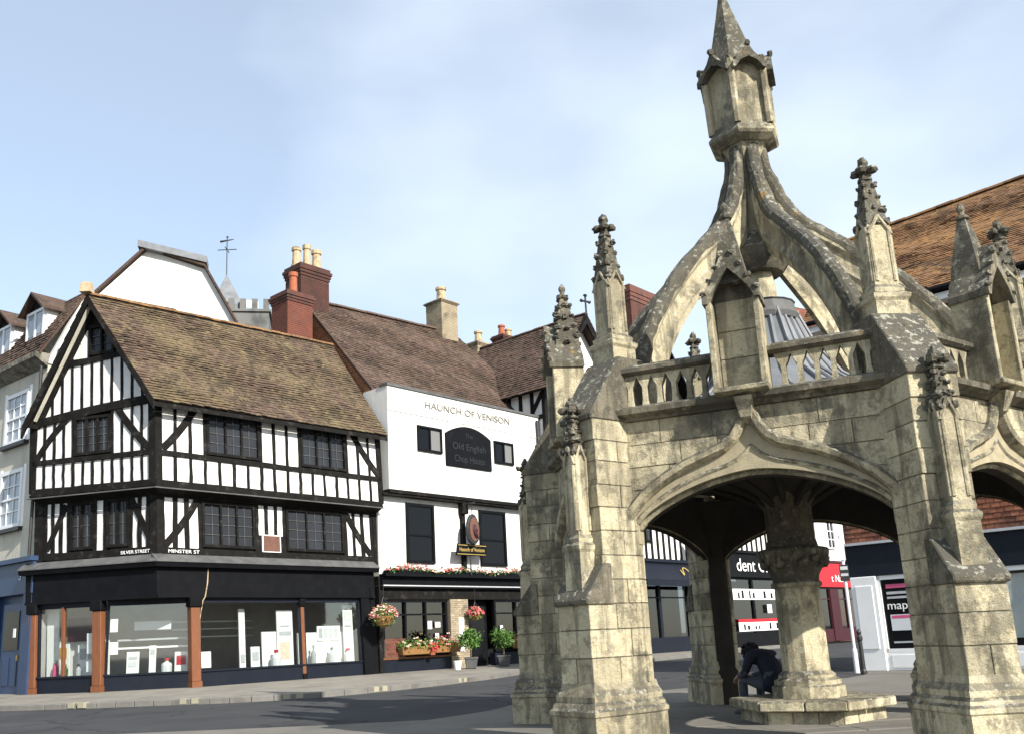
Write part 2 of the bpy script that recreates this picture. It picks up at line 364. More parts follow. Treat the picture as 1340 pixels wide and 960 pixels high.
def text(body, fr, x, y, z, size, mat, parent, align='CENTER', name='lettering', extrude=.004, slant=0., width=None, ext=1.):
    cu = bpy.data.curves.new(name, 'FONT'); cu.body = body; cu.size = size; cu.align_x = align; cu.align_y = 'CENTER'; cu.extrude = extrude; cu.materials.append(M[mat])
    cu.offset = .0
    o = bpy.data.objects.new(name, cu); COL.objects.link(o); o.parent = parent
    p = fr.w(x, y, z); X3 = Vector((fr.X.x, fr.X.y, 0)); Y3 = Vector((fr.Y.x, fr.Y.y, 0)); Z3 = Vector((0, 0, 1))
    mt = Matrix(((X3.x, Z3.x, -Y3.x, 0), (X3.y, Z3.y, -Y3.y, 0), (X3.z, Z3.z, -Y3.z, 0), (0, 0, 0, 1)))
    if width:
        bpy.context.view_layer.update(); w0 = o.dimensions.x or 1; mt = mt @ Matrix.Diagonal((width / w0, 1, 1, 1))
    mt.translation = p - wloc(parent)
    bpy.context.view_layer.update(); me = bpy.data.meshes.new_from_object(o.evaluated_get(bpy.context.evaluated_depsgraph_get())); bpy.data.objects.remove(o)
    o = link(name, me, parent, mat4=mt); return o
def tiles(eL, eR, rR, rL, exp=.13, wid=.19, mat='tiles_brown', name='roof_tiles', parent=None, seed=1, thick=.022):
    """courses of separate overlapping clay tiles on the slope eave-left, eave-right, ridge-right, ridge-left"""
    rd = random.Random(seed); eL, eR, rR, rL = map(Vector, (eL, eR, rR, rL)); m = MB()
    nrm = (eR - eL).cross(rL - eL).normalized()
    if nrm.z < 0: nrm = -nrm
    ln = max((rL - eL).length, (rR - eR).length); rows = max(2, int(ln / exp))
    for r in range(rows):
        t0, t1 = r / rows, min((r + 1.25) / rows, 1.)
        a, b = eL.lerp(rL, t0), eR.lerp(rR, t0); c, d = eL.lerp(rL, t1), eR.lerp(rR, t1)
        L = (b - a).length
        if L < .1: continue
        n = max(1, int(L / wid)); off = .5 * (r % 2)
        sag = .02 * math.sin(r * .9 + seed)
        for k in range(-1, n + 1):
            s0 = max(0, (k + off) / n); s1 = min(1, (k + off + .965) / n)
            if s1 - s0 < .15 / n: continue
            lift = nrm * (thick + abs(rd.gauss(0, .010)) + .012 * math.sin(s0 * 7 + r * .35)); lo = nrm * .0; tilt = nrm * rd.gauss(0, .005); sl = (a - c).normalized() * rd.gauss(0, .009)
            p0, p1 = a.lerp(b, s0) + lift + tilt + sl, a.lerp(b, s1) + lift - tilt + sl
            q0, q1 = c.lerp(d, s0) + lo, c.lerp(d, s1) + lo
            tn = rd.random(); bse = len(m.v); dn = nrm * (thick + .02)
            m.v += [p0, p1, q1, q0, p0 - dn, p1 - dn]; m.f += [[bse, bse + 1, bse + 2, bse + 3], [bse + 4, bse + 5, bse + 1, bse], [bse + 3, bse + 4, bse], [bse + 1, bse + 5, bse + 2]]; m.tint += [tn] * 4
    o = m.build(name, mat, parent, fix=False); o['kind'] = 'stuff'; return o
def ridge_tiles(a, b, mat, parent, r=.12, step=.42):
    a, b = Vector(a), Vector(b); n = max(1, int((b - a).length / step)); m = MB()
    me = None
    d = (b - a) / n; dn = d.normalized(); sd_ = dn.cross(Vector((0, 0, 1))).normalized()
    rg = []
    for k in (0, 1): rg.append([dn * (d.length * .97 * k) + sd_ * r * math.cos(t) + Vector((0, 0, 1)) * (r * .8 * math.sin(t) - .03) * (1 + .06 * k) for t in [math.pi * i / 6 for i in range(7)]])
    m.loft(rg); m.tint = [.6] * len(m.f); me = m.mesh('ridge_tile', mat)
    for k in range(n):
        o = link('ridge_tile', me, parent, a + d * k - wloc(parent) + Vector((0, 0, random.uniform(-.012, .012))))
def leafball(center, rad, n, size, mat, name, parent, sq=(1, 1, 1), fill=.5):
    m = MB()
    for _ in range(n):
        d = Vector((random.gauss(0, 1), random.gauss(0, 1), random.gauss(0, 1))).normalized(); r = rad * (fill + (1 - fill) * random.random() ** .6) * random.uniform(.85, 1.12)
        m.leaf(Vector(center) + Vector((d.x * sq[0], d.y * sq[1], d.z * sq[2])) * r, size * random.uniform(.6, 1.3))
    return m.build(name, mat, parent, fix=False)

# ------------------------------------------------------------------ ground, pavement, paving round the cross
T = Fr(-8.87, 25.50, 42.9, -.036, .0219, .26)       # right-hand front of the corner house (leans a little)
Lf = Fr(-8.87, 25.50, 105.4, -.036, -.0219, .26)    # its gable front
B = Fr(-8.87, 25.50, 42.9)                          # the same street line, upright
m = MB(); m.poly([(-400, -300, 0), (400, -300, 0), (400, 600, 0), (-400, 600, 0)]); tag(m.build('road', 'asphalt', fix=False), kind='structure')
KERB = [(-22., 24.2)] + [tuple(atz(*q)[:2]) for q in ((0, 930), (100, 927), (200, 923), (300, 919.3), (420, 912), (540, 900.5), (640, 888.5), (690, 881), (760, 873), (858, 864.5), (1010, 848.5), (1100, 840))]
FRONT = [tuple(Lf.w(-15, .6, 0)[:2]), tuple(Lf.w(-6, .6, 0)[:2]), tuple(Lf.w(-3.5, .6, 0)[:2]), tuple(Lf.w(-.2, .8, 0)[:2])] + [tuple(B.w(x, .6, 0)[:2]) for x in (2.0, 4.6, 8.2, 11., 14., 17.5, 23., 33., 46.)]
def catm2(pts, n=4):
    o = []
    for i in range(len(pts) - 1):
        p = [Vector(pts[max(0, min(len(pts) - 1, i + d))]) for d in (-1, 0, 1, 2)]
        for k in range(n):
            t = k / n; o.append(.5 * ((2 * p[1]) + (-p[0] + p[2]) * t + (2 * p[0] - 5 * p[1] + 4 * p[2] - p[3]) * t * t + (-p[0] + 3 * p[1] - 3 * p[2] + p[3]) * t ** 3))
    return o + [Vector(pts[-1])]
KS, FS = catm2(KERB), [Vector(FRONT[i]).lerp(Vector(FRONT[i + 1]), k / 4) for i in range(len(FRONT) - 1) for k in range(4)] + [Vector(FRONT[-1])]
m = MB()
for i in range(len(KS) - 1):
    ka, kb, fa, fb = KS[i], KS[i + 1], FS[i], FS[i + 1]
    ia, ib = ka.lerp(fa, .04), kb.lerp(fb, .04)
    m.poly([(ia.x, ia.y, .118), (ib.x, ib.y, .118), (fb.x, fb.y, .19), (fa.x, fa.y, .19)])
pav = tag(m.build('pavement', 'paving', fix=False), kind='structure')
# kerb: stone by stone
kerb = bpy.data.objects.new('kerb', None); COL.objects.link(kerb); kerb['kind'] = 'structure'
run = [KS[0]]
for i in range(len(KS) - 1):
    n = max(1, int((KS[i + 1] - KS[i]).length / .9))
    for k in range(1, n + 1): run.append(KS[i].lerp(KS[i + 1], k / n))
for i in range(len(run) - 1):
    a, b = run[i], run[i + 1]; d = (b - a).normalized(); nrm = Vector((-d.y, d.x))
    if i > 95: break
    a2, b2 = a + d * .006, b - d * .006; h = .122 + random.uniform(-.004, .006); m = MB()
    m.prism([(a2.x, a2.y, -.05), (b2.x, b2.y, -.05), ((b2 + nrm * .3).x, (b2 + nrm * .3).y, -.05), ((a2 + nrm * .3).x, (a2 + nrm * .3).y, -.05)], [(a2.x, a2.y, h), (b2.x, b2.y, h), ((b2 + nrm * .3).x, (b2 + nrm * .3).y, h), ((a2 + nrm * .3).x, (a2 + nrm * .3).y, h)])
    m.build('kerb_stone', 'kerb_stone', kerb, bevel=.012)
for px, py in ((10, 927), (165, 922.5), (362, 914), (532, 899), (640, 886)):
    c = min(range(len(run) - 1), key=lambda i: (run[i] - Vector(tuple(atz(px, py, .12)[:2]))).length); a, b = run[c], run[c + 1]; d = (b - a).normalized(); nrm = Vector((-d.y, d.x))
    for s in (0, .28):
        p0 = a + d * (.2 + s); m = MB(); q = [p0 - nrm * .006, p0 + d * .16 - nrm * .006, p0 + d * .16 + nrm * .18, p0 + nrm * .18]
        m.prism([(v.x, v.y, .02) for v in q], [(v.x, v.y, .1335) for v in q]); m.build('kerb_mark', 'yellow_mark', kerb)
# paving round the cross
pz = [tuple(atz(*q)[:2]) for q in ((160, 960), (400, 950), (560, 942), (640, 930), (700, 915))] + [(3.2, 18.6), (4.7, 19.6), (7.3, 20.0), (8.1, 21.0), (8.5, 22.9), (40, -6.), (40, -30), (-14, -30), (-8., 12.)]
m = MB(); m.poly([(x, y, .008) for x, y in pz]); plaza = tag(m.build('plaza', 'plaza', fix=False), kind='structure')
CC = Vector((3.767, 11.586, 0)); TH = .1041
sl = []
for k in range(3):
    m = MB(); w_ = (.60, .46, .74)[k]; m.box(ID, -w_ / 2 + .005, w_ / 2 - .005, -.195, .195, -.02, .022); sl.append((w_, m.mesh('paving_slab', 'plaza', bevel=.006)))
ax, ay = Vector((math.cos(TH), math.sin(TH), 0)), Vector((-math.sin(TH), math.cos(TH), 0))
rdp = random.Random(21); cnt = 0
for r in range(-3, 13):
    x = -3.1 + rdp.uniform(0, .4)
    while x < 3.3:
        w_, me = rdp.choice(sl); x += w_ / 2
        p = CC + ax * x + ay * (r * .4)
        if (p - CC).length < 4.4 and cnt < 290:
            link('paving_slab', me, plaza, p + Vector((0, 0, rdp.uniform(-.003, .003))), TH); cnt += 1
        x += w_ / 2

# ------------------------------------------------------------------ market cross (hexagonal)
CC = Vector((3.767, 11.586, 0)); TH = .1041
def vang(i): return -math.pi / 2 + TH - R(60) * i
cross = empty('market_cross', CC, 'weathered hexagonal stone market cross with flying ribs, lantern and pinnacles', 'market cross')
class PF:
    def w(s, x, y, z): return Vector((x, -y, z))        # tangential, radial outward, up
P = PF()
def inset(pts, d):
    n = len(pts); c = sum((Vector(p) for p in pts), Vector((0, 0))) / n
    return [tuple(Vector(p) + (c - Vector(p)).normalized() * d) for p in pts]
def ring(m, pts, z0, z1): return m.prism([P.w(x, r, z0) for x, r in pts], [P.w(x, r, z1) for x, r in pts])
BW = .237
JAMB = [(.262, 2.908), (.165, 2.74), (-.165, 2.74), (-.262, 2.908)]
def pierpoly(rout, rin=None):
    return [(-BW, rout), (BW, rout)] + ([(BW, 2.923)] + JAMB + [(-BW, 2.923)] if rin is None else [(BW, rin), (-BW, rin)])
# courses of a pier: separate stones around a mortar core
core = MB()
stones = []
def rout_at(z): return 3.63 if z < 1.40 else 3.40
zc = .62; k = 0
rd = random.Random(3)
heights = [.26, .27, .25, .24, .24, .25, .24, .23, .25, .22, .23]
for h in heights:
    z0, z1 = zc, zc + h; ro = rout_at(zc + h / 2); g = .0025
    split = (3.08 if k % 2 else 3.26); jt = rd.uniform(-.01, .012)
    if ro - split > .2:
        m = MB(); a = split + .006
        if k % 3 == 0:
            ring(m, [(-BW, ro), (-.012, ro), (-.012, a), (-BW, a)], z0 + g, z1 - g); stones.append(m); m = MB(); ring(m, [(0, ro + jt), (BW, ro + jt), (BW, a), (0, a)], z0 + g, z1 - g)
        else: ring(m, [(-BW, ro + jt), (BW, ro + jt), (BW, a), (-BW, a)], z0 + g, z1 - g)
        stones.append(m); m = MB(); b = split - .006
        ring(m, [(-BW - jt * .4, b), (BW + jt * .4, b), (BW + jt * .4, 2.923)] + JAMB + [(-BW - jt * .4, 2.923)], z0 + g, z1 - g); stones.append(m)
    else:
        m = MB(); ring(m, [(-BW, ro + jt), (BW, ro + jt), (BW, 2.923)] + JAMB + [(-BW, 2.923)], z0 + g, z1 - g); stones.append(m)
    zc = z1; k += 1
ZP = zc                                            # top of coursed part
pc = [(-BW + .014, 3.38), (BW - .014, 3.38), (BW - .014, 2.91), (.15, 2.76), (-.15, 2.76), (-BW + .014, 2.91)]
ring(core, pc, 0, ZP); ring(core, [(-BW + .014, 3.61), (BW - .014, 3.61), (BW - .014, 3.3), (-BW + .014, 3.3)], 0, 1.38)
core_me = core.mesh('pier', 'mortar')
stone_mes = [m.mesh('stone', 'stone', bevel=.005) for m in stones]
# plinth: plain base, moulded sloping top
def off(pts, d):
    out = []
    for x, r in pts:
        s = 1 if x > 0 else -1
        out.append((x + s * d, r + (d if r > 3 else (-d * .5 if r < 2.8 else 0))))
    return out
pp = [(-BW, 3.63), (BW, 3.63), (BW, 2.9), (.17, 2.72), (-.17, 2.72), (-BW, 2.9)]
pl = MB()
rgs = []
for d, z in ((.085, -.05), (.085, .33), (.10, .345), (.10, .385), (.075, .41), (.07, .44), (.045, .47), (.05, .52), (.015, .58), (.0, .64)):
    rgs.append([P.w(x, r, z) for x, r in off(pp, d)])
pl.loft(rgs); plinth_me = pl.mesh('plinth', 'stone')
# weathering slope, set-off and upper slope to the vertex pinnacle
ws = MB()
ws.prism([P.w(-BW - .02, r, z) for r, z in ((3.65, 1.39), (3.67, 1.40), (3.67, 1.45), (3.40, 1.80), (3.30, 1.80), (3.30, 1.39))], [P.w(BW + .02, r, z) for r, z in ((3.65, 1.39), (3.67, 1.40), (3.67, 1.45), (3.40, 1.80), (3.30, 1.80), (3.30, 1.39))])
weather_me = ws.mesh('weathering', 'stone_weathered', bevel=.012)
us = MB(); pr = ((3.44, ZP - .01), (3.44, ZP + .05), (2.98, ZP + .72), (2.6, ZP + .72), (2.6, ZP - .01))
us.prism([P.w(-BW - .015, r, z) for r, z in pr], [P.w(BW + .015, r, z) for r, z in pr]); upper_me = us.mesh('pier_cap', 'stone_weathered', bevel=.012)
def crockets(m, c, z0, z1, r0, r1, n, lump, rd, faces=4, a0=math.pi / 4):
    for k in range(n):
        t = k / max(1, n - 1); z = z0 + (z1 - z0) * t; r = r0 + (r1 - r0) * t
        for j in range(faces):
            a = a0 + 2 * math.pi * j / faces
            sc = lump * (1 - .35 * t) * rd.uniform(.8, 1.15)
            m.blob((c[0] + math.cos(a) * (r + sc * .35), c[1] + math.sin(a) * (r + sc * .35), z + rd.uniform(-.015, .015)), sc, 1, 1, .75, .3, 6, 4)
            m.blob((c[0] + math.cos(a) * (r + sc * .8), c[1] + math.sin(a) * (r + sc * .8), z + sc * .55), sc * .5, 1, 1, .8, .3, 5, 4)
def sqr(c, h, z, a=0):
    return [(c[0] + h * math.sqrt(2) * math.cos(a + math.pi / 4 + math.pi / 2 * i), c[1] + h * math.sqrt(2) * math.sin(a + math.pi / 4 + math.pi / 2 * i), z) for i in range(4)]
def gablet(m, c, h, z, rise, fr_off=.015):
    for j in range(4):
        a = math.pi / 2 * j; d = Vector((math.cos(a), math.sin(a), 0)); t = Vector((-d.y, d.x, 0)); o = Vector((c[0], c[1], 0))
        for s0, s1 in ((-h, 0), (h, 0)):
            A = o + d * (h + .005) + t * s0 + Vector((0, 0, z)); B = o + d * (h + .005) + Vector((0, 0, z + rise))
            m.tube([A, A.lerp(B, .5), B], .018, 5)
rs = MB(); rs.loft([[P.w(.15 * math.cos(t) * k, 2.76 - .09 * k * math.sin(t), z) for t in [math.pi * q / 6 for q in range(7)]] for z, k in ((.0, 1.25), (.5, 1.25), (.56, 1.), (2.1, 1.), (2.4, 1.3), (2.75, 2.2), (3.0, 3.4))]); resp_me = rs.mesh('vault_shaft', 'sooty_stone')  # inner vault shafts, coloured near-black to deepen the shade behind the piers
# vertex pinnacles
def pinnacle_meshes(c, zb, zm, zs, zt, hw, seed, mat='stone'):
    rd = random.Random(seed); m = MB()
    m.loft([sqr(c, hw * 1.45, zb), sqr(c, hw * 1.38, zm - .10), sqr(c, hw * 1.55, zm - .07), sqr(c, hw * 1.6, zm - .03), sqr(c, hw * 1.25, zm), sqr(c, hw * 1.3, zm + .04), sqr(c, hw * 1.02, zm + .08), sqr(c, hw * .98, zs)])
    # sunk panels on the shaft: raised margins
    for j in range(4):
        a = math.pi / 2 * j; d = Vector((math.cos(a), math.sin(a), 0)); t = Vector((-d.y, d.x, 0)); o = Vector((c[0], c[1], 0))
        for s in (-.78, .78):
            A = o + d * (hw * 1.0) + t * s * hw; m.tube([A + Vector((0, 0, zm + .12)), A + Vector((0, 0, zs - .02))], .020, 6)
    gablet(m, c, hw, zs - .10, .2)
    sh = smooth = m.mesh('pinnacle', mat)
    q = MB(); L = zt - zs
    q.loft([sqr(c, hw * .98, zs), sqr(c, hw * .80, zs + L * .2), sqr(c, hw * .45, zs + L * .62), sqr(c, hw * .30, zs + L * .8), sqr(c, hw * .2, zt - .04)])
    crockets(q, c, zs + .03, zs + L * .60, hw * .95, hw * .55, 4, .052, rd)
    crockets(q, c, zs + .03, zs + L * .50, hw * .80, hw * .45, 3, .040, rd, 4, 0)
    q.lathe((c[0], c[1], 0), [(.03, zs + L * .66), (.075, zs + L * .68), (.075, zs + L * .71), (.035, zs + L * .74)], 8)
    for j in range(4):
        a = math.pi / 4 + math.pi / 2 * j; q.blob((c[0] + .085 * math.cos(a), c[1] + .085 * math.sin(a), zs + L * .82), .058, 1, 1, .8, .2)
    q.blob((c[0], c[1], zt - .05), .062, 1, 1, 1, .2); q.blob((c[0], c[1], zt), .03, 1, 1, 1.2, .2)
    return sh, q.mesh('crocketed_spire', 'stone_black')
pins = [pinnacle_meshes((0, -2.79), 3.66, 4.26, 4.98, 5.76 + .03 * (k - 1), .122, 11 + 3 * k) for k in range(3)]
buts = [pinnacle_meshes((0, -3.475), 1.50, 2.02, 2.92, 3.52 + .03 * (k - 1), .085, 31 + 5 * k) for k in range(3)]

# ---- face geometry (shared by the six sides)
AP = 2.65; HS = 1.53; SP = 1.25; ZS = 2.10
def zi(s):
    t = min(1., abs(s) / SP); return ZS + .50 * max(0., 1 - t ** 1.7) ** .72
HT = [(0, 3.235), (.035, 3.16), (.08, 3.06), (.15, 2.96), (.26, 2.875), (.42, 2.82), (.66, 2.735), (.9, 2.61), (1.1, 2.47), (1.24, 2.33), (1.33, 2.19), (1.36, 2.05)]
def zh(s):
    s = abs(s)
    for (a, za), (b, zb) in zip(HT, HT[1:]):
        if a <= s <= b: return za + (zb - za) * (s - a) / (b - a)
    return HT[-1][1]
sam = sorted(set([round(v, 3) for v in [-1.23, -1.2, -1.15, -1.08, -1.0, -.9, -.8, -.7, -.6, -.5, -.42, -.34, -.26, -.2, -.15, -.11, -.08, -.055, -.035, -.015, 0] ] + [-round(v, 3) for v in [-1.23, -1.2, -1.15, -1.08, -1.0, -.9, -.8, -.7, -.6, -.5, -.42, -.34, -.26, -.2, -.15, -.11, -.08, -.055, -.035, -.015]]))
ar = MB()                                           # archivolt: the moulded ring of the arch
def strip(m, lo, hi, y0, y1):
    for a, b in zip(sam, sam[1:]):
        m.prism([P.w(a, y0, lo(a)), P.w(b, y0, lo(b)), P.w(b, y0, hi(b)), P.w(a, y0, hi(a))], [P.w(a, y1, lo(a)), P.w(b, y1, lo(b)), P.w(b, y1, hi(b)), P.w(a, y1, hi(a))])
strip(ar, lambda s: zi(s), lambda s: zi(s) + .12, AP - .24, AP - .13)
strip(ar, lambda s: zi(s) + .07, lambda s: max(zh(s) - .01, zi(s) + .14), AP - .22, AP - .065)
for s in (-1, 1):                                   # jamb shafts carrying the ring down
    ar.prism([P.w(s * (SP - .0), AP - .24, .62), P.w(s * (SP + .17), AP - .24, .62), P.w(s * (SP + .17), AP - .13, .62), P.w(s * (SP - .0), AP - .13, .62)], [P.w(s * SP, AP - .24, zi(1.23) + .1), P.w(s * (SP + .17), AP - .24, zi(1.23) + .1), P.w(s * (SP + .17), AP - .13, zi(1.23) + .1), P.w(s * SP, AP - .13, zi(1.23) + .1)])
arch_me = ar.mesh('arch', 'stone')
def sweep(m, pts, prof):                            # prof: (offset along the curve normal, y) closed polygon
    rg = []
    for i, (s, z) in enumerate(pts):
        a = pts[max(0, i - 1)]; b = pts[min(len(pts) - 1, i + 1)]; d = Vector((b[0] - a[0], b[1] - a[1])).normalized(); n = Vector((-d.y, d.x))
        rg.append([P.w(s + n.x * o, y, z + n.y * o) for o, y in prof])
    m.loft(rg)
hood = MB()
left = [(-1.36, 2.05)] + [(-s, z) for s, z in HT[::-1]][1:-1] + [(-.008, 3.235)]
prof = [(.075, AP - .10), (.085, AP + .03), (.05, AP + .085), (.0, AP + .07), (-.03, AP + .01), (-.045, AP - .10)]
def dens(pts, n=4):
    o = []
    for a, b in zip(pts, pts[1:]):
        for k in range(n): o.append((a[0] + (b[0] - a[0]) * k / n, a[1] + (b[1] - a[1]) * k / n))
    return o + [pts[-1]]
left = dens(left, 2)
sweep(hood, left, prof); sweep(hood, [(-s, z) for s, z in left][::-1], prof)
inner = [(s, zi(s) + .028) for s in sam]; sweep(hood, inner, [(.03, AP - .16), (.03, AP - .09), (-.005, AP - .075), (-.03, AP - .10), (-.03, AP - .16)])
hood.prism([P.w(-.05, AP, 3.1), P.w(.05, AP, 3.1), P.w(.05, AP + .12, 3.16), P.w(-.05, AP + .12, 3.16)], [P.w(-.09, AP, 3.36), P.w(.09, AP, 3.36), P.w(.09, AP + .2, 3.36), P.w(-.09, AP + .2, 3.36)])
mid = [(s, (zi(s) * .55 + zh(s) * .45)) for s in sam if abs(s) > .1 or True]
sweep(hood, mid, [(.035, AP - .09), (.035, AP - .03), (0, AP + .0), (-.035, AP - .03), (-.035, AP - .09)])
hood_me = hood.mesh('hood_mould', 'stone')
# spandrel stones, each cut to the curve of the hood
sp_mes = []; rd = random.Random(5)
courses = [2.06, 2.31, 2.55, 2.79, 3.03, 3.285]
for ci, (z0, z1) in enumerate(zip(courses, courses[1:])):
    s = -1.30 + (.12 if ci % 2 else 0); edges = [-1.30]
    while s < 1.30:
        s += rd.uniform(.36, .55); edges.append(min(s, 1.30))
    if edges[-1] - edges[-2] < .15: edges.pop(-2)
    for a, b in zip(edges, edges[1:]):
        sub = [a + (b - a) * k / 8 for k in range(9)]; lo = [max(z0, zh(q) + .0) for q in sub]
        ok = [k for k in range(9) if lo[k] < z1 - .02]
        if len(ok) < 3: continue
        # keep contiguous runs
        runs = []; cur = [ok[0]]
        for k in ok[1:]:
            if k == cur[-1] + 1: cur.append(k)
            else: runs.append(cur); cur = [k]
        runs.append(cur)
        for rn in runs:
            if len(rn) < 3: continue
            g = .005; pts = [(sub[k] + (g if k == rn[0] else (-g if k == rn[-1] else 0)), lo[k] + g) for k in rn]
            pts += [(sub[rn[-1]] - g, z1 - g), (sub[rn[0]] + g, z1 - g)]
            d = rd.uniform(-.008, .006); m = MB(); m.prism([P.w(x, AP - .25, z) for x, z in pts], [P.w(x, AP + d, z) for x, z in pts]); sp_mes.append(m.mesh('stone', 'stone'))
back = MB()
strip(back, lambda s: zi(s) + .05, lambda s: 3.28, AP - .23, AP - .02)
for s in (-1, 1): back.prism([P.w(s * 1.22, AP - .23, 2.0), P.w(s * 1.45, AP - .23, 2.0), P.w(s * 1.45, AP - .02, 2.0), P.w(s * 1.22, AP - .02, 2.0)], [P.w(s * 1.22, AP - .23, 3.28), P.w(s * 1.45, AP - .23, 3.28), P.w(s * 1.45, AP - .02, 3.28), P.w(s * 1.22, AP - .02, 3.28)])
ln_ = MB(); strip(ln_, lambda s: zi(s) - .012, lambda s: zi(s) + .03, AP - .235, AP - .12); strip(ln_, lambda s: zi(s) + .031, lambda s: 3.08, AP - .27, AP - .242); lining_me = ln_.mesh('arch_lining', 'sooty_stone')  # added dark sheet: painted shade on the inner side of each arch
spandrel_me = back.mesh('spandrel', 'mortar')
def mitre(m, prof):                                 # moulding round one side, mitred at the piers
    c30 = math.tan(R(30))
    m.loft([[P.w(-(r * c30), r, z) for r, z in prof], [P.w(r * c30, r, z) for r, z in prof]])
cn = MB(); mitre(cn, [(AP - .25, 3.285), (AP + .03, 3.285), (AP + .05, 3.31), (AP + .13, 3.345), (AP + .145, 3.40), (AP + .02, 3.45), (AP - .25, 3.45)]); cornice_me = cn.mesh('cornice', 'stone_weathered')
rl = MB(); mitre(rl, [(AP - .16, 3.79), (AP + .0, 3.79), (AP + .04, 3.82), (AP + .04, 3.865), (AP - .06, 3.915), (AP - .16, 3.875)]); rail_me = rl.mesh('parapet_rail', 'stone_weathered')
PT = .158                                            # baluster pitch
bl = MB(); pts = [(-.034, 3.445), (.034, 3.445), (.030, 3.49), (.024, 3.52), (.024, 3.66), (.045, 3.70), (PT / 2, 3.775), (PT / 2, 3.80), (-PT / 2, 3.80), (-PT / 2, 3.775), (-.045, 3.70), (-.024, 3.66), (-.024, 3.52), (-.030, 3.49)]
# split so that the concave outline extrudes cleanly
for q in ([pts[0], pts[1], pts[2], pts[3], pts[4], pts[11], pts[12], pts[13]], [pts[11], pts[4], pts[5], pts[6], pts[7], pts[8], pts[9], pts[10]]):
    bl.prism([P.w(x, AP - .12, z) for x, z in q], [P.w(x, AP - .02, z) for x, z in q])
bal_me = bl.mesh('baluster', 'stone_clean')
# niche with canopy
nc = MB(); NY0, NY1 = AP - .14, AP + .25
nc.prism([P.w(-.265, NY0, 3.36), P.w(.265, NY0, 3.36), P.w(.265, NY1 + .02, 3.40), P.w(-.265, NY1 + .02, 3.40)], [P.w(-.275, NY0, 3.47), P.w(.275, NY0, 3.47), P.w(.275, NY1 + .03, 3.45), P.w(-.275, NY1 + .03, 3.45)])
nc.prism([P.w(-.21, NY0, 3.45), P.w(.21, NY0, 3.45), P.w(.21, NY0 + .19, 3.45), P.w(-.21, NY0 + .19, 3.45)], [P.w(-.21, NY0, 4.5), P.w(.21, NY0, 4.5), P.w(.21, NY0 + .19, 4.5), P.w(-.21, NY0 + .19, 4.5)])
for s in (-1, 1):
    nc.prism([P.w(s * .195, NY0, 3.45), P.w(s * .265, NY0, 3.45), P.w(s * .265, NY1, 3.45), P.w(s * .205, NY1, 3.45)], [P.w(s * .195, NY0, 4.36), P.w(s * .265, NY0, 4.36), P.w(s * .265, NY1, 4.36), P.w(s * .205, NY1, 4.36)])
niche_me = nc.mesh('niche', 'stone', bevel=.008)
blk = []
for kz, (a, b) in enumerate(((3.46, 3.78), (3.785, 4.07), (4.075, 4.40))):
    m = MB(); m.prism([P.w(-.195, NY0 + .15, a), P.w(.195, NY0 + .15, a), P.w(.195, NY0 + .205, a), P.w(-.195, NY0 + .205, a)], [P.w(-.195, NY0 + .15, b), P.w(.195, NY0 + .15, b), P.w(.195, NY0 + .205, b), P.w(-.195, NY0 + .205, b)]); blk.append(m.mesh('stone', 'stone_clean', bevel=.006))
cp = MB(); gh = [(-.33, 4.33), (-.27, 4.33), (-.20, 4.47), (-.08, 4.60), (0, 4.68), (.08, 4.60), (.20, 4.47), (.27, 4.33), (.33, 4.33), (.33, 4.40), (.16, 4.66), (.05, 4.86), (0, 4.95), (-.05, 4.86), (-.16, 4.66), (-.33, 4.40)]
gh = [(x * .87, z) for x, z in gh]; n_ = len(gh); half = [gh[i] for i in (0, 1, 2, 3, 4)]; outer = [gh[i] for i in (0, 15, 14, 13, 12)]
for sgn in (1, -1):
    for k in range(4):
        q = [half[k], half[k + 1], outer[k + 1], outer[k]]; q = [(x * sgn, z) for x, z in q]
        cp.prism([P.w(x, NY0, z) for x, z in q], [P.w(x, NY1 + .04, z) for x, z in q])
cc = (0, -(AP + .02))
cp.loft([sqr(cc, .17, 4.55), sqr(cc, .135, 4.80), sqr(cc, .055, 5.25), sqr(cc, .035, 5.34)]); cp.lathe((0, cc[1], 0), [(.03, 5.30), (.07, 5.32), (.075, 5.345), (.03, 5.37), (.03, 5.40), (.045, 5.43), (.045, 5.46), (.02, 5.50), (.001, 5.52)], 8)
rdd = random.Random(9)
for k in range(4):
    t = k / 3
    for s in (-1, 1): cp.blob((s * (.26 - .21 * t), -(NY1 + .03), 4.44 + .40 * t), .040, 1, 1, .8, .3)
ck = MB(); crockets(ck, cc, 4.78, 5.32, .15, .05, 5, .06, random.Random(44)); crockets(ck, cc, 4.70, 5.2, .15, .07, 4, .05, random.Random(45), 4, 0); crk_me = ck.mesh('crockets', 'stone_black')
canopy_me = cp.mesh('canopy', 'stone_weathered')
cu = MB(); q = [(-.24, 4.36), (.24, 4.36), (.17, 4.52), (0, 4.66), (-.17, 4.52)]; cu.prism([P.w(x, NY0 - .02, z) for x, z in q], [P.w(x, NY0 + .2, z) for x, z in q]); nback_me = cu.mesh('niche_head', 'stone_weathered')
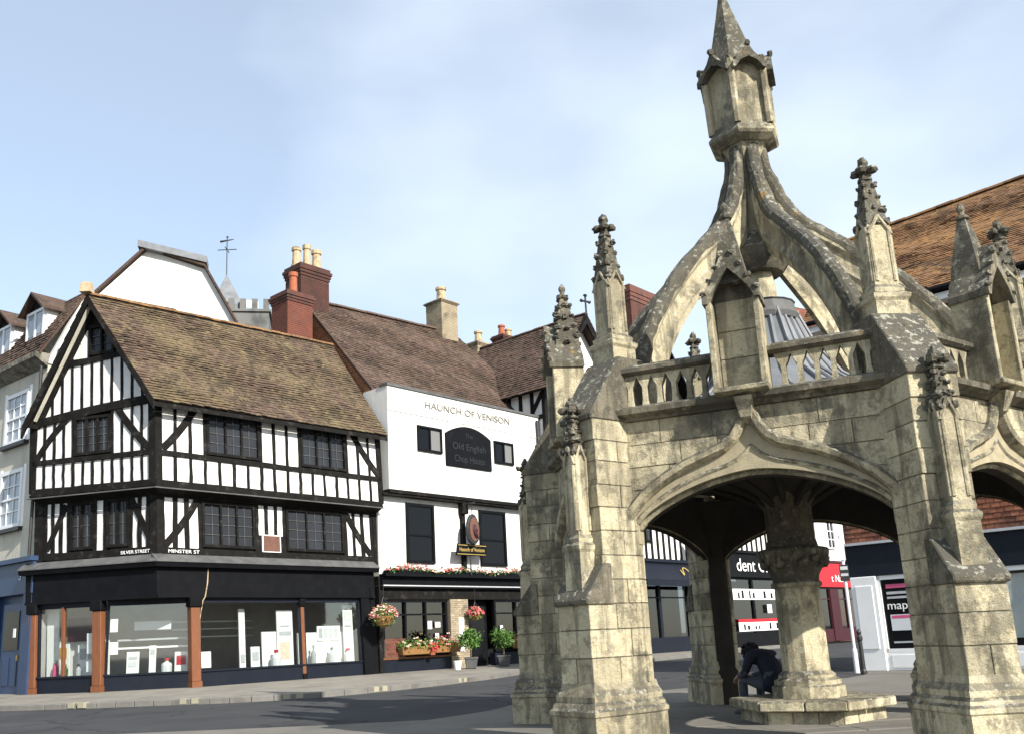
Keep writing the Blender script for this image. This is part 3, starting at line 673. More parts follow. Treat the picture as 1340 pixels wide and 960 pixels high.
# flying rib profile
EX = [(.24, 7.50), (.27, 7.2), (.33, 6.92), (.43, 6.65), (.58, 6.38), (.80, 6.12), (1.08, 5.87), (1.42, 5.56), (1.75, 5.20), (2.03, 4.84), (2.25, 4.50), (2.40, 4.18), (2.47, 3.85), (2.49, 3.45)]
IN = [(.10, 7.50), (.11, 7.1), (.13, 6.75), (.16, 6.4), (.22, 6.05), (.38, 5.80), (.66, 5.58), (.96, 5.35), (1.25, 5.09), (1.50, 4.82), (1.72, 4.54), (1.90, 4.25), (2.03, 3.90), (2.08, 3.45)]
def catm(pts, n=3):
    o = []
    for i in range(len(pts) - 1):
        p = [Vector(pts[max(0, min(len(pts) - 1, i + d))]) for d in (-1, 0, 1, 2)]
        for k in range(n):
            t = k / n; o.append(tuple(.5 * ((2 * p[1]) + (-p[0] + p[2]) * t + (2 * p[0] - 5 * p[1] + 4 * p[2] - p[3]) * t * t + (-p[0] + 3 * p[1] - 3 * p[2] + p[3]) * t ** 3)))
    return o + [pts[-1]]
rb = MB(); rgs = []
EXc, INc = catm(EX), catm(IN)
for (re, ze), (ri, zi_) in zip(EXc, INc):
    e = Vector((re, ze)); i_ = Vector((ri, zi_)); L = (e - i_).length
    hw = .088; g = lambda f: e.lerp(i_, f)
    sec = [(-.04, 0), (.04, 0), (hw, min(.3, .07 / L)), (hw, min(.45, .13 / L)), (hw * .55, min(.5, .18 / L)), (hw * .55, .62), (hw * .85, .74), (hw * .6, .84), (.035, 1.0), (-.035, 1.0), (-hw * .6, .84), (-hw * .85, .74), (-hw * .55, .62), (-hw * .55, min(.5, .18 / L)), (-hw, min(.45, .13 / L)), (-hw, min(.3, .07 / L))]
    rgs.append([P.w(u, g(f).x, g(f).y) for u, f in sec])
rb.loft(rgs); rib_me = rb.mesh('flying_rib', 'stone')
rc = MB(); rd = random.Random(4)                      # weathered crest along the back of the rib
rgc = []
for k, (re, ze) in enumerate(EXc):
    a = Vector(EXc[max(0, k - 1)]); b = Vector(EXc[min(len(EXc) - 1, k + 1)]); d = (b - a).normalized(); n = Vector((-d.y, d.x)) 
    if n.x < 0: n = -n
    j = rd.uniform(-.012, .012)
    rgc.append([P.w(u, re + n.x * h, ze + n.y * h) for u, h in ((-.094, -.095 + 2 * j), (-.097, -.04), (-.074, .008 + j), (-.035 + j, .035 + 1.5 * j), (.035 + j, .035 + j), (.074, .008 - j), (.097, -.04), (.094, -.095 - 2 * j))])
rc.loft(rgc); crest_me = rc.mesh('rib_crest', 'stone_black')

for i in range(6):
    rz = vang(i) + math.pi / 2
    p = link('pier', core_me, cross, rz=rz)
    for me in stone_mes: link('stone', me, p)
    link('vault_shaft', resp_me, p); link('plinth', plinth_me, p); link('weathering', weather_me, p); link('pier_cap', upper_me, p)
    b = link('buttress_pinnacle', buts[i % 3][0], cross, rz=rz); link('crocketed_spire', buts[i % 3][1], b)
    b = link('pinnacle', pins[(i + 1) % 3][0], cross, rz=rz); link('crocketed_spire', pins[(i + 1) % 3][1], b)
    b = link('flying_rib', rib_me, cross, rz=rz); link('rib_crest', crest_me, b)
    fz = vang(i) - R(30) + math.pi / 2
    a = link('arch', arch_me, cross, rz=fz); link('hood_mould', hood_me, a)
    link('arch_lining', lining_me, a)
    s_ = link('spandrel', spandrel_me, cross, rz=fz)
    for me in sp_mes: link('stone', me, s_)
    link('cornice', cornice_me, cross, rz=fz)
    par = link('parapet_rail', rail_me, cross, rz=fz)
    for s in (-1, 1):
        for q in range(6): link('baluster', bal_me, par, Vector((s * (.40 + PT * q), 0, 0)))
    n = link('niche', niche_me, cross, rz=fz); link('canopy', canopy_me, n); link('niche_head', nback_me, n)
    if i in (1, 3): link('crockets', crk_me, n)['kind'] = 'stuff'
    for me in blk: link('stone', me, n)
# central spirelet: core, lantern, cone (leans a little towards the shops on the left)
def hexr(r, z, a=0., lean=True):
    dx = -.045 * max(0, z - 8.2) if lean else 0
    return [(r * math.cos(vang(0) + R(30) + a + R(60) * k) + dx, r * math.sin(vang(0) + R(30) + a + R(60) * k), z) for k in range(6)]
m = MB(); m.loft([hexr(.20, 4.9), hexr(.24, 5.1), hexr(.19, 5.55), hexr(.16, 5.9), hexr(.15, 6.6), hexr(.20, 7.2), hexr(.33, 7.46), hexr(.37, 7.50)]); m.build('spire_core', 'stone_clean', cross)
m = MB(); m.lathe((CC.x, CC.y, 0), [(.30, 5.62), (.36, 5.70), (.42, 5.80), (.43, 5.90), (.36, 5.95), (.24, 6.10), (.18, 6.2)], 12); o = m.build('boss_ring', 'stone_weathered', cross)
m = MB(); m.loft([hexr(.36, 7.44), hexr(.47, 7.50), hexr(.50, 7.535), hexr(.50, 7.565), hexr(.46, 7.62), hexr(.44, 7.66)]); lan = m.build('lantern', 'stone', cross)
lan.location = (0, 0, 0)
for q in (lan,): pass
m = MB(); m.loft([hexr(.40, 7.65), hexr(.395, 8.60), hexr(.33, 8.70)]); m.build('lantern_body', 'stone', lan)
m = MB(); m2 = MB()
for k in range(6):
    c = Vector(hexr(.44, 7.65)[k]); d = Vector(hexr(.455, 8.62)[k]); m.tube([c, c.lerp(d, .5), d], .048, 6)
    e = Vector(hexr(.45, 8.62)[k]); m2.blob(e, .06, 1, 1, 1.1, .25)
    a = vang(0) + R(60) * k + R(0); n = Vector((math.cos(a), math.sin(a), 0)); t = Vector((-n.y, n.x, 0)); o = Vector((-.012, 0, 8.42)) + n * .37
    # projecting ogee gablet over each side
    A = [(-.23, 0), (-.19, 0), (-.12, .10), (0, .16), (0, .36), (-.08, .22), (-.2, .10), (-.23, .08)]
    for sg in (1, -1):
        for q in ([A[0], A[1], A[6], A[7]], [A[1], A[2], A[5], A[6]], [A[2], A[3], A[4], A[5]]):
            m2.prism([o + t * x * sg + Vector((0, 0, z)) for x, z in q], [o + n * .13 + t * x * sg + Vector((0, 0, z)) for x, z in q])
    m2.blob(o + n * .12 + Vector((0, 0, .36)), .045, 1, 1, 1.1, .25)
m.build('corner_shaft', 'stone', lan); m2.build('lantern_gablet', 'stone_black', lan)
m = MB(); m.loft([hexr(.37, 8.62), hexr(.355, 8.72), hexr(.25, 9.10), hexr(.13, 9.55), hexr(.045, 9.90), hexr(.06, 9.93), hexr(.05, 10.0)]); m.build('spire', 'stone_weathered', cross)
for nm in ('spire_core', 'lantern', 'lantern_body', 'corner_shaft', 'lantern_gablet', 'spire'):
    for v in bpy.data.objects[nm].data.vertices: v.co += CC          # these rings were laid out about the axis itself
# lead roof behind the parapet
m = MB(); rr = [(2.45, 3.50), (1.9, 3.62), (1.3, 3.82), (.85, 4.15), (.58, 4.55), (.40, 5.02), (.36, 5.03)]
def hx2(r, z): return [(CC.x + r * math.cos(vang(0) + R(60) * k), CC.y + r * math.sin(vang(0) + R(60) * k), z) for k in range(6)]
m.loft([hx2(2.5, 3.40)] + [hx2(r, z) for r, z in rr]); roof = m.build('lead_roof', 'lead', cross)
for k in range(6):
    for f in (0., .25, .5, .75):
        m = MB(); pth = []
        for r, z in rr[:-1]:
            A_, B_ = Vector(hx2(r, z)[k]), Vector(hx2(r, z)[(k + 1) % 6]); pth.append(A_.lerp(B_, f) + Vector((0, 0, .02)))
        m.tube(pth, .024, 6); m.build('lead_roll', 'lead', roof)
m = MB(); m.lathe((CC.x, CC.y, 0), [(.42, 4.93), (.44, 5.0), (.40, 5.06), (.38, 5.16), (.40, 5.18), (.30, 5.22), (.24, 5.24)], 16); m.build('lead_collar', 'lead_dark', roof, smooth=False)
# vault and central column
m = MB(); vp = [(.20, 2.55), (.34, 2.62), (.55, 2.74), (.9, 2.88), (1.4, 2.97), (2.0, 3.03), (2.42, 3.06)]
m.loft([hx2(r * (1 + .0), z) for r, z in vp] + [hx2(2.5, 3.30), hx2(.2, 3.34)]); vault = m.build('vault', 'sooty_stone', cross)  # underside shade is put into the vault's dark colour
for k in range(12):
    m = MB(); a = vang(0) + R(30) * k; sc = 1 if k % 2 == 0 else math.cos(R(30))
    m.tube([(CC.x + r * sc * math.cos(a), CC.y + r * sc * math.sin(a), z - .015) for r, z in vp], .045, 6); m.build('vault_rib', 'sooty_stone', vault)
def octp(r, z, n=8): return [(CC.x + r * math.cos(R(22.5) + TH + 2 * math.pi * k / n), CC.y + r * math.sin(R(22.5) + TH + 2 * math.pi * k / n), z) for k in range(n)]
m = MB(); m.loft([octp(r, z) for r, z in ((.275, .56), (.265, 1.50), (.262, 1.55), (.30, 1.57), (.30, 1.61), (.262, 1.64))]); col = m.build('column', 'stone', cross)
m = MB(); m.loft([octp(r, z) for r, z in ((.27, 1.62), (.28, 1.70), (.36, 1.84), (.42, 1.93), (.43, 2.0), (.40, 2.03), (.26, 2.06))])
rd = random.Random(8)
for k in range(16):
    a = 2 * math.pi * k / 16; m.blob((CC.x + .36 * math.cos(a), CC.y + .36 * math.sin(a), 1.85 + .05 * (k % 2)), .07, 1, 1, 1.2, .3)
m.build('capital', 'stone_weathered', col)
m = MB(); m.loft([octp(r, z) for r, z in ((.31, 2.04), (.30, 2.10), (.285, 2.14), (.285, 2.52), (.34, 2.60), (.42, 2.70))]); m.build('upper_shaft', 'stone_weathered', col)
m = MB(); m.loft([octp(r, z) for r, z in ((.42, .26), (.42, .40), (.385, .42), (.385, .47), (.33, .50), (.33, .53), (.275, .58))]); m.build('column_base', 'stone', col)
# stepped bench round the column: separate slabs on a coursed base
bench = MB(); bench.loft([hx2(.80, -.03), hx2(.80, .17)]); bench = bench.build('bench', 'mortar', cross)
for k in range(6):
    A_, B_ = Vector(hx2(1., 0)[k]) - CC, Vector(hx2(1., 0)[(k + 1) % 6]) - CC
    for f0, f1 in ((0, .52), (.52, 1)):
        p0, p1 = A_.lerp(B_, f0 + .006), A_.lerp(B_, f1 - .006); m = MB()
        m.prism([CC + p0 * .955 + Vector((0, 0, .165)), CC + p1 * .955 + Vector((0, 0, .165)), CC + p1 * .36 + Vector((0, 0, .165)), CC + p0 * .36 + Vector((0, 0, .165))], [CC + p0 * .955 + Vector((0, 0, .275)), CC + p1 * .955 + Vector((0, 0, .275)), CC + p1 * .36 + Vector((0, 0, .275)), CC + p0 * .36 + Vector((0, 0, .275))])
        m.build('bench_slab', 'stone_clean', bench, bevel=.014)
    for f0, f1 in ((0, .34), (.34, .68), (.68, 1)):
        p0, p1 = A_.lerp(B_, f0 + .008), A_.lerp(B_, f1 - .008); m = MB()
        m.prism([CC + p0 * .83 + Vector((0, 0, -.04)), CC + p1 * .83 + Vector((0, 0, -.04)), CC + p1 * .7 + Vector((0, 0, -.04)), CC + p0 * .7 + Vector((0, 0, -.04))], [CC + p0 * .83 + Vector((0, 0, .16)), CC + p1 * .83 + Vector((0, 0, .16)), CC + p1 * .7 + Vector((0, 0, .16)), CC + p0 * .7 + Vector((0, 0, .16))])
        m.build('stone', 'stone', bench, bevel=.01)

# ------------------------------------------------------------------ helpers for building fronts
def panel_row(fr, y, z0, z1, xs, parent, sw=.14, skip=(), ends=True, top=None):
    for i, (a, b) in enumerate(zip(xs, xs[1:])):
        if i in skip: continue
        zt = z1 if top is None else min(top(a), top(b))
        if zt - z0 < .08: continue
        m = MB(); m.plate(fr, [(a + sw * .3, z0), (b - sw * .3, z0), (b - sw * .3, z1 if top is None else top(b)), (a + sw * .3, z1 if top is None else top(a))], y + .028, y + .07); m.build('infill_panel', 'plaster', parent)
    for i, a in enumerate(xs):
        if not ends and i in (0, len(xs) - 1): continue
        if i - 1 in skip and i in skip: continue
        w_ = sw * random.uniform(.85, 1.15); j = random.uniform(-.015, .015); zt = z1 if top is None else top(a)
        if zt - z0 < .05: continue
        m = MB(); m.wbeam(fr, (a, z0 - .02), (a + j, zt + .02), w_, y - random.uniform(0, .012), y + .1); m.build('stud', 'black_timber', parent)
def rail(fr, y, a, b, w_, parent, name='rail', mat='black_timber', proud=.02):
    m = MB(); n = 9
    pts = [(a[0] + (b[0] - a[0]) * k / n, a[1] + (b[1] - a[1]) * k / n + random.uniform(-.008, .008)) for k in range(n + 1)]
    for p, q in zip(pts, pts[1:]): pass
    m.plate(fr, [(x, z + w_ / 2 * random.uniform(.9, 1.1)) for x, z in pts] + [(x, z - w_ / 2 * random.uniform(.9, 1.1)) for x, z in pts[::-1]], y - proud, y + .12)
    return m.build(name, mat, parent)
def brace(fr, y, a, b, w_, parent, bow=.0):
    m = MB(); n = 5; pts = []
    dx, dz = b[0] - a[0], b[1] - a[1]; l = math.hypot(dx, dz); nx, nz = -dz / l, dx / l
    up, dn = [], []
    for k in range(n + 1):
        t = k / n; o = bow * 4 * t * (1 - t); x, z = a[0] + dx * t + nx * o, a[1] + dz * t + nz * o
        up.append((x + nx * w_ / 2, z + nz * w_ / 2)); dn.append((x - nx * w_ / 2, z - nz * w_ / 2))
    m.plate(fr, up + dn[::-1], y - .016, y + .09); return m.build('brace', 'black_timber', parent)
def window(fr, x0, x1, z0, z1, y, parent, lights=3, lead=(2, 4), fmat='black_timber', glass='leaded_glass', fw=.08, name='window', proud=.03, leadw=.014, leadmat='lead_dark', transom=None):
    m = MB()
    for a, b, c, d in ((x0, x1, z0, z0 + fw), (x0, x1, z1 - fw, z1)): m.box(fr, a, b, y - proud, y + .1, c, d)
    for a, b in ((x0, x0 + fw), (x1 - fw, x1)): m.box(fr, a, b, y - proud + .002, y + .098, z0 + fw, z1 - fw)
    lw = (x1 - x0 - 2 * fw) / lights
    for k in range(1, lights): xm = x0 + fw + lw * k; m.box(fr, xm - fw * .38, xm + fw * .38, y - proud + .006, y + .09, z0 + fw, z1 - fw)
    if transom: m.box(fr, x0 + fw, x1 - fw, y - proud + .010, y + .085, transom - fw * .3, transom + fw * .3)
    o = m.build(name, fmat, parent)
    for k in range(lights):
        a = x0 + fw + lw * k; b = a + lw; q = MB(); t = random.uniform(-.012, .012); s = random.uniform(-.008, .008)
        q.prism([fr.w(a, y + .05 + t, z0 + fw), fr.w(b, y + .05 - t, z0 + fw), fr.w(b, y + .05 - t + s, z1 - fw), fr.w(a, y + .05 + t + s, z1 - fw)], [fr.w(a, y + .062 + t, z0 + fw), fr.w(b, y + .062 - t, z0 + fw), fr.w(b, y + .062 - t + s, z1 - fw), fr.w(a, y + .062 + t + s, z1 - fw)])
        q.build('pane', glass, o)
        if lead:
            g = MB()
            for i in range(1, lead[0]): xm = a + lw * i / lead[0]; g.box(fr, xm - leadw / 2, xm + leadw / 2, y + .022, y + .045, z0 + fw, z1 - fw)
            for i in range(1, lead[1]): zm = z0 + fw + (z1 - z0 - 2 * fw) * i / lead[1]; g.box(fr, a, b, y + .024, y + .043, zm - leadw / 2, zm + leadw / 2)
            g.build('leading', leadmat, o)
    return o
def boxpart(name, mat, parent, fr, *d, bevel=0.): m = MB(); m.box(fr, *d); return m.build(name, mat, parent, bevel=bevel)
def solid(name, mat, parent, pts, thick, gap=.025):      # slab under a roof slope (bilinear, follows a twisted slope)
    n = (pts[1] - pts[0]).cross(pts[2] - pts[0]).normalized()
    if n.z < 0: n = -n
    m = MB(); K = 6
    for k in range(K):
        a, b = k / K, (k + 1) / K
        q = [pts[0].lerp(pts[1], a), pts[0].lerp(pts[1], b), pts[3].lerp(pts[2], b), pts[3].lerp(pts[2], a)]
        rows = [[q[0].lerp(q[3], t), q[1].lerp(q[2], t)] for t in [i / K for i in range(K + 1)]]
        for r0, r1 in zip(rows, rows[1:]):
            c = [r0[0], r0[1], r1[1], r1[0]]; m.prism([p - n * thick for p in c], [p - n * gap for p in c])
    return m.build(name, mat, parent)
def bricks(fr, x0, x1, z0, z1, y, parent, mat='red_brick', bl=.225, bh=.075, depth=.1, proud=.012, limit=300):
    """a brick face: one shared brick, laid in stretcher bond"""
    m = MB(); m.box(ID, .005, bl - .005, 0, depth, .005, bh - .005); me = m.mesh('brick', mat)
    m = MB(); m.box(ID, .005, bl / 2 - .005, 0, depth, .005, bh - .005); mh = m.mesh('brick', mat)
    rz = fr.rot(); r = 0; z = z0; c = 0
    while z < z1 - bh * .6:
        x = x0; half = r % 2
        while x < x1 - .05 and c < limit:
            l = bl / 2 if (half and x == x0) or x + bl > x1 + .02 else bl
            link('brick', mh if l < bl * .9 else me, parent, fr.w(x, y - proud + random.uniform(-.003, .003), z) - wloc(parent), rz); x += l; c += 1
        z += bh; r += 1
def chimney(fr, x0, x1, y0, y1, z0, z1, parent, mat='red_brick', pots=(), cap=.25, potmat='pot_clay', course=.3):
    m = MB(); m.box(fr, x0, x1, y0, y1, z0, z1 - cap); o = m.build('chimney', mat, parent)
    m = MB(); z = z0 + .05; k = 0
    while z < z1 - cap - .08:                      # projecting brick courses, read as coursing at this distance
        m.box(fr, x0 - .008, x1 + .008, y0 - .008, y1 + .008, z, z + .062); z += .075 if not course else .075; k += 1
    b = m.build('brick_course', mat, o); b['kind'] = 'stuff'
    m = MB(); e = .05
    for q in range(3): m.box(fr, x0 - e * (q + 1) * .7, x1 + e * (q + 1) * .7, y0 - e * (q + 1) * .7, y1 + e * (q + 1) * .7, z1 - cap + q * cap / 4, z1 - cap + (q + 1) * cap / 4 - .005)
    m.box(fr, x0 - e, x1 + e, y0 - e, y1 + e, z1 - cap / 4, z1)
    m.build('chimney_cap', 'dark_brick' if mat != 'pale_brick' else 'pale_brick', o)
    for px, py, h, r, pm in pots:
        c = fr.w(px, py, z1); m = MB(); m.lathe(c, [(r * 1.15, 0), (r * 1.15, .08), (r * .95, .1), (r * .82, h * .8), (r * 1.05, h * .84), (r * 1.05, h), (r * .75, h), (r * .7, h * .6)], 10); m.build('chimney_pot', pm, o)
    return o

# ------------------------------------------------------------------ corner timber-framed house
house = empty('timber_framed_house', (-8.87, 25.5, .19), 'black and white timber-framed corner house with brown tiled roof above a black shopfront', 'house')
J = .32; cj = .607 * J
zj = 5.70; zr = 6.55; ze = 8.05                         # jetty, mid rail, wall plate
XE = 7.92
# solid core behind the framing
m = MB(); core_pts = [Lf.w(-3.95, .12, 0), Lf.w(0, .12, 0), T.w(.1, .12, 0), T.w(XE - .1, .12, 0), T.w(XE - .1, 5.5, 0), Lf.w(-3.95, 2.5, 0)]
def cz(pts, z, fr=T): return [Vector((p.x - .0405 * (z - .26), p.y - .0115 * (z - .26), z)) for p in pts]
m.prism(cz(core_pts, 3.6), cz(core_pts, 8.0)); m.build('wall', 'interior_dark', house)
# second floor, long front: seventeen bays
x2 = [-cj + .13 + (XE + .02 + cj - .13) * k / 17 for k in range(18)]
panel_row(T, -J, zj + .06, zr - .06, x2, house, sw=.098)
panel_row(T, -J, zr + .06, ze, x2, house, sw=.098, skip=(3, 4, 5, 6, 10, 11, 12, 13))
rail(T, -J, (-cj, zr), (XE, zr - .02), .15, house); rail(T, -J, (-cj, ze + .05), (XE, ze + .05), .2, house, 'wall_plate')
rail(T, -J, (-cj, zj - .02), (XE, zj - .04), .20, house, 'bressummer', proud=.05)
window(T, x2[3] + .05, x2[7] - .05, zr + .1, ze - .08, -J, house); window(T, x2[10] + .05, x2[14] - .05, zr + .1, ze - .08, -J, house)
brace(T, -J, (x2[0] + .1, zr + .12), (x2[2] + .2, ze - .05), .20, house, -.05); brace(T, -J, (x2[14] + .25, ze - .05), (x2[17] - .1, zr + .12), .2, house, -.05)
# jetty soffit moulding
m = MB(); m.prism([T.w(-cj - .03, -J - .06, zj - .14), T.w(XE, -J - .06, zj - .14), T.w(XE, .02, zj - .30), T.w(0, .02, zj - .30)], [T.w(-cj - .03, -J - .06, zj - .08), T.w(XE, -J - .06, zj - .08), T.w(XE, .02, zj - .10), T.w(0, .02, zj - .10)]); m.build('jetty_moulding', 'black_timber', house)
m = MB(); m.prism([Lf.w(-3.9, -J - .06, zj - .10), Lf.w(cj + .03, -J - .06, zj - .10), Lf.w(0, .02, zj - .30), Lf.w(-3.9, .02, zj - .26)], [Lf.w(-3.9, -J - .06, zj - .04), Lf.w(cj + .03, -J - .06, zj - .04), Lf.w(0, .02, zj - .10), Lf.w(-3.9, .02, zj - .06)]); m.build('jetty_moulding', 'black_timber', house)
for fr, a, b in ((T, -cj - .06, XE + .05), (Lf, -3.95, cj + .06)): boxpart('drip_board', 'lead_dark', house, fr, a, b, -J - .10, -J - .04, zj - .165, zj - .135)
# corner posts
for z0, z1, j in ((zj - .05, ze + .1, J), (3.7, zj - .1, 0)):
    c = .607 * j; m = MB(); m.prism([T.w(-c, -j - .025, z0), T.w(-c + .2, -j - .025, z0), T.w(-c + .2, -j + .15, z0), Lf.w(c - .2, -j + .15, z0), Lf.w(c - .2, -j - .025, z0)], [T.w(-c, -j - .025, z1), T.w(-c + .2, -j - .025, z1), T.w(-c + .2, -j + .15, z1), Lf.w(c - .2, -j + .15, z1), Lf.w(c - .2, -j - .025, z1)]); m.build('corner_post', 'black_timber', house)
boxpart('corner_post', 'black_timber', house, T, XE - .12, XE + .08, -J - .02, .1, zj, ze + .1); boxpart('corner_post', 'black_timber', house, T, XE - .2, XE + .06, -.03, .15, 3.6, zj - .1)
boxpart('side_wall', 'plaster', house, T, XE - .02, XE + .04, -J + .1, 1.0, zj + .1, ze + .2)
# first floor, long front
xa = [.18, .55, .92, 1.34]; panel_row(T, 0, 3.95, 5.38, xa, house); xb = [3.22, 3.55, 3.88, 4.20]; panel_row(T, 0, 4.45, 5.38, xb, house, sw=.11); xc = [6.55, 6.92, 7.28, 7.68]; panel_row(T, 0, 3.95, 5.38, xc, house)
window(T, 1.38, 3.14, 4.02, 5.34, 0, house, lead=(2, 4)); window(T, 4.26, 6.48, 4.02, 5.34, 0, house, lead=(2, 4))
rail(T, 0, (0, 3.87), (XE, 3.85), .2, house); rail(T, 0, (0, 5.44), (XE, 5.42), .14, house)
brace(T, 0, (.22, 4.0), (1.25, 5.35), .19, house, -.05); brace(T, 0, (6.6, 5.35), (7.6, 4.0), .19, house, -.05)
boxpart('board', 'black_timber', house, T, 3.15, 4.25, .0, .08, 3.96, 4.45)
o = boxpart('plaque', 'plaque_brown', house, T, 3.40, 3.98, -.05, -.005, 3.98, 4.44); boxpart('plaque_frame', 'white_paint', o, T, 3.36, 4.02, -.035, -.003, 3.95, 4.47)
# gable front
xl = [-3.78 + (cj + 3.78 - .1) * k / 12 for k in range(13)]
panel_row(Lf, -J, zj + .10, zr - .04, xl, house, sw=.07)
rail(Lf, -J, (-3.85, zr + .03), (cj, zr), .14, house); rail(Lf, -J, (-3.85, zj + .02), (cj, zj - .02), .2, house, 'bressummer', proud=.05)
TB = lambda x: 7.72 + .36 * (x + 3.8) / 4.0 + .05 * math.sin((x + 3.8) / 4 * math.pi)
panel_row(Lf, -J, zr + .08, 7.7, xl, house, skip=(4, 5, 6, 7), top=lambda x: TB(x) - .1, sw=.07)
window(Lf, xl[4] + .03, xl[8] - .03, zr + .12, 7.78, -J, house, lead=(2, 4))
m = MB(); xs = [-3.9 + 4.1 * k / 10 for k in range(11)]; m.plate(Lf, [(x, TB(x) + .12) for x in xs] + [(x, TB(x) - .12) for x in xs[::-1]], -J - .03, -J + .1); m.build('tie_beam', 'black_timber', house)
brace(Lf, -J, (xl[0] + .05, zr + .1), (xl[3] + .1, 7.75), .17, house, .06); brace(Lf, -J, (xl[8] + .15, 7.95), (xl[12] - .1, zr + .12), .2, house, -.04)
boxpart('corner_post', 'black_timber', house, Lf, -3.95, -3.75, -J - .02, .1, zj, 7.8)
AX, AZ = -1.80, 11.25
gl = lambda x: min(AZ - (AZ - 7.85) / (3.83 - 1.80) * (AX - x), AZ - (AZ - 8.05) / (AX - .46) * (AX - x)) if x < AX else AZ - (AZ - 8.12) / (.46 - AX) * (x - AX)
CO = lambda x: 9.40 + .10 * (x + 2.5) / 1.6
xg = [-3.55 + 4.0 * k / 12 for k in range(13)]
def under(x): return max(TB(x) + .13, min(gl(x) - .24, CO(x) - .08 if -2.75 < x < -.6 else 99))
for i, (a, b) in enumerate(zip(xg, xg[1:])):
    z0a, z0b, z1a, z1b = TB(a) + .12, TB(b) + .12, under(a + .03), under(b - .03)
    if max(z1a - z0a, z1b - z0b) < .15: continue
    m = MB(); m.plate(Lf, [(a + .04, z0a), (b - .04, z0b), (b - .04, max(z1b, z0b + .02)), (a + .04, max(z1a, z0a + .02))], -J + .028, -J + .07); m.build('infill_panel', 'plaster', house)
    if i and under(a) - TB(a) > .2: m = MB(); m.wbeam(Lf, (a, TB(a) + .1), (a, under(a) + .02), .072, -J, -J + .1); m.build('stud', 'black_timber', house)
rail(Lf, -J, (-2.85, CO(-2.85)), (-.62, CO(-.62)), .17, house, 'collar')
window(Lf, -1.98, -1.12, 9.56, 10.45, -J, house, lights=2, lead=(1, 3))
for a, b, t0, t1 in ((-2.52, -2.30, 9.75, 10.0), (-2.28, -2.05, 10.0, 10.35), (-1.06, -.86, 9.95, 9.72)):
    m = MB(); m.plate(Lf, [(a, 9.52), (b, 9.52), (b, t1), (a, t0)], -J + .028, -J + .07); m.build('infill_panel', 'plaster', house)
m = MB(); m.plate(Lf, [(-3.8, 7.7), (cj, 8.1), (AX + .02, AZ - .1)], -J + .075, -J + .12); m.build('gable_wall', 'black_timber', house)
# first floor, gable front
boxpart('corner_post', 'black_timber', house, Lf, -4.0, -3.72, -.03, .12, 3.6, 5.6)
for xs_ in ([-3.66, -3.40, -3.13, -2.86], [-2.0, -1.66], [-.84, -.55, -.28, -.12]): panel_row(Lf, 0, 4.0, 5.42, xs_, house, sw=.11)
window(Lf, -2.82, -2.04, 4.05, 5.40, 0, house, lights=2, lead=(2, 4)); window(Lf, -1.62, -.88, 4.05, 5.40, 0, house, lights=2, lead=(2, 4))
rail(Lf, 0, (-3.95, 3.92), (.0, 3.88), .2, house); rail(Lf, 0, (-3.95, 5.52), (0, 5.46), .16, house)
brace(Lf, 0, (-3.6, 4.1), (-2.95, 5.35), .15, house); brace(Lf, 0, (-.8, 5.35), (-.15, 4.05), .17, house)
text('SILVER STREET', Lf, -.66, -.045, 3.87, .13, 'white_paint', house, name='street_name', width=.92); text('MINSTER ST', T, .78, -.05, 3.86, .13, 'white_paint', house, name='street_name', width=.95)
# roof
E0, E1 = T.w(-.42, -J - .36, 7.93), T.w(8.05, -J - .36, 8.0); R0 = Lf.w(AX + .02, -J - .36, 11.30); R1 = T.w(8.35, 2.45, 12.05)
EL = Lf.w(-3.95, -J - .36, 7.62); EB = EL + Vector((T.X.x, T.X.y, 0)) * 8.5 + Vector((0, 0, .2))
rf = solid('roof', 'black_timber', house, [E0, E1, R1, R0], .09)
tiles(E0, E1, R1, R0, mat='tiles_brown', parent=rf, seed=2); solid('rear_slope', 'black_timber', rf, [EL, R0, R1, EB], .10); tiles(EB, EL, R0, R1, mat='tiles_brown', parent=rf, seed=3, exp=.2, wid=.3)
ridge_tiles(R0, R1, 'tiles_orange', rf)
def edge_board(name, mat, parent, a, b, drop, thick, inward, z=0.):
    m = MB(); n = inward.normalized() * thick; up = Vector((0, 0, z))
    m.prism([a + up, b + up, b + up - Vector((0, 0, drop)), a + up - Vector((0, 0, drop))], [a + n + up, b + n + up, b + n + up - Vector((0, 0, drop)), a + n + up - Vector((0, 0, drop))]); return m.build(name, mat, parent)
inw = Vector((Lf.Y.x, Lf.Y.y, 0)); inT = Vector((T.Y.x, T.Y.y, 0))
edge_board('bargeboard', 'black_timber', rf, EL, R0, .34, .07, inw, -.02); edge_board('bargeboard', 'black_timber', rf, R0, E0, .24, .07, inw, -.02)
edge_board('fascia_board', 'black_timber', rf, E0, E1, .13, .04, inT, -.05)
m = MB(); q = [EL.lerp(R0, .12) + inw * .08 + Vector((.1, -.02, -.28)), R0 + inw * .08 + Vector((0, 0, -.34)), R0 + inw * .20 + Vector((0, 0, -.36)), EL.lerp(R0, .12) + inw * .20 + Vector((.1, -.02, -.28))]; m.prism(q, [v - Vector((0, 0, .03)) for v in q]); m.build('soffit', 'render_cream', rf)
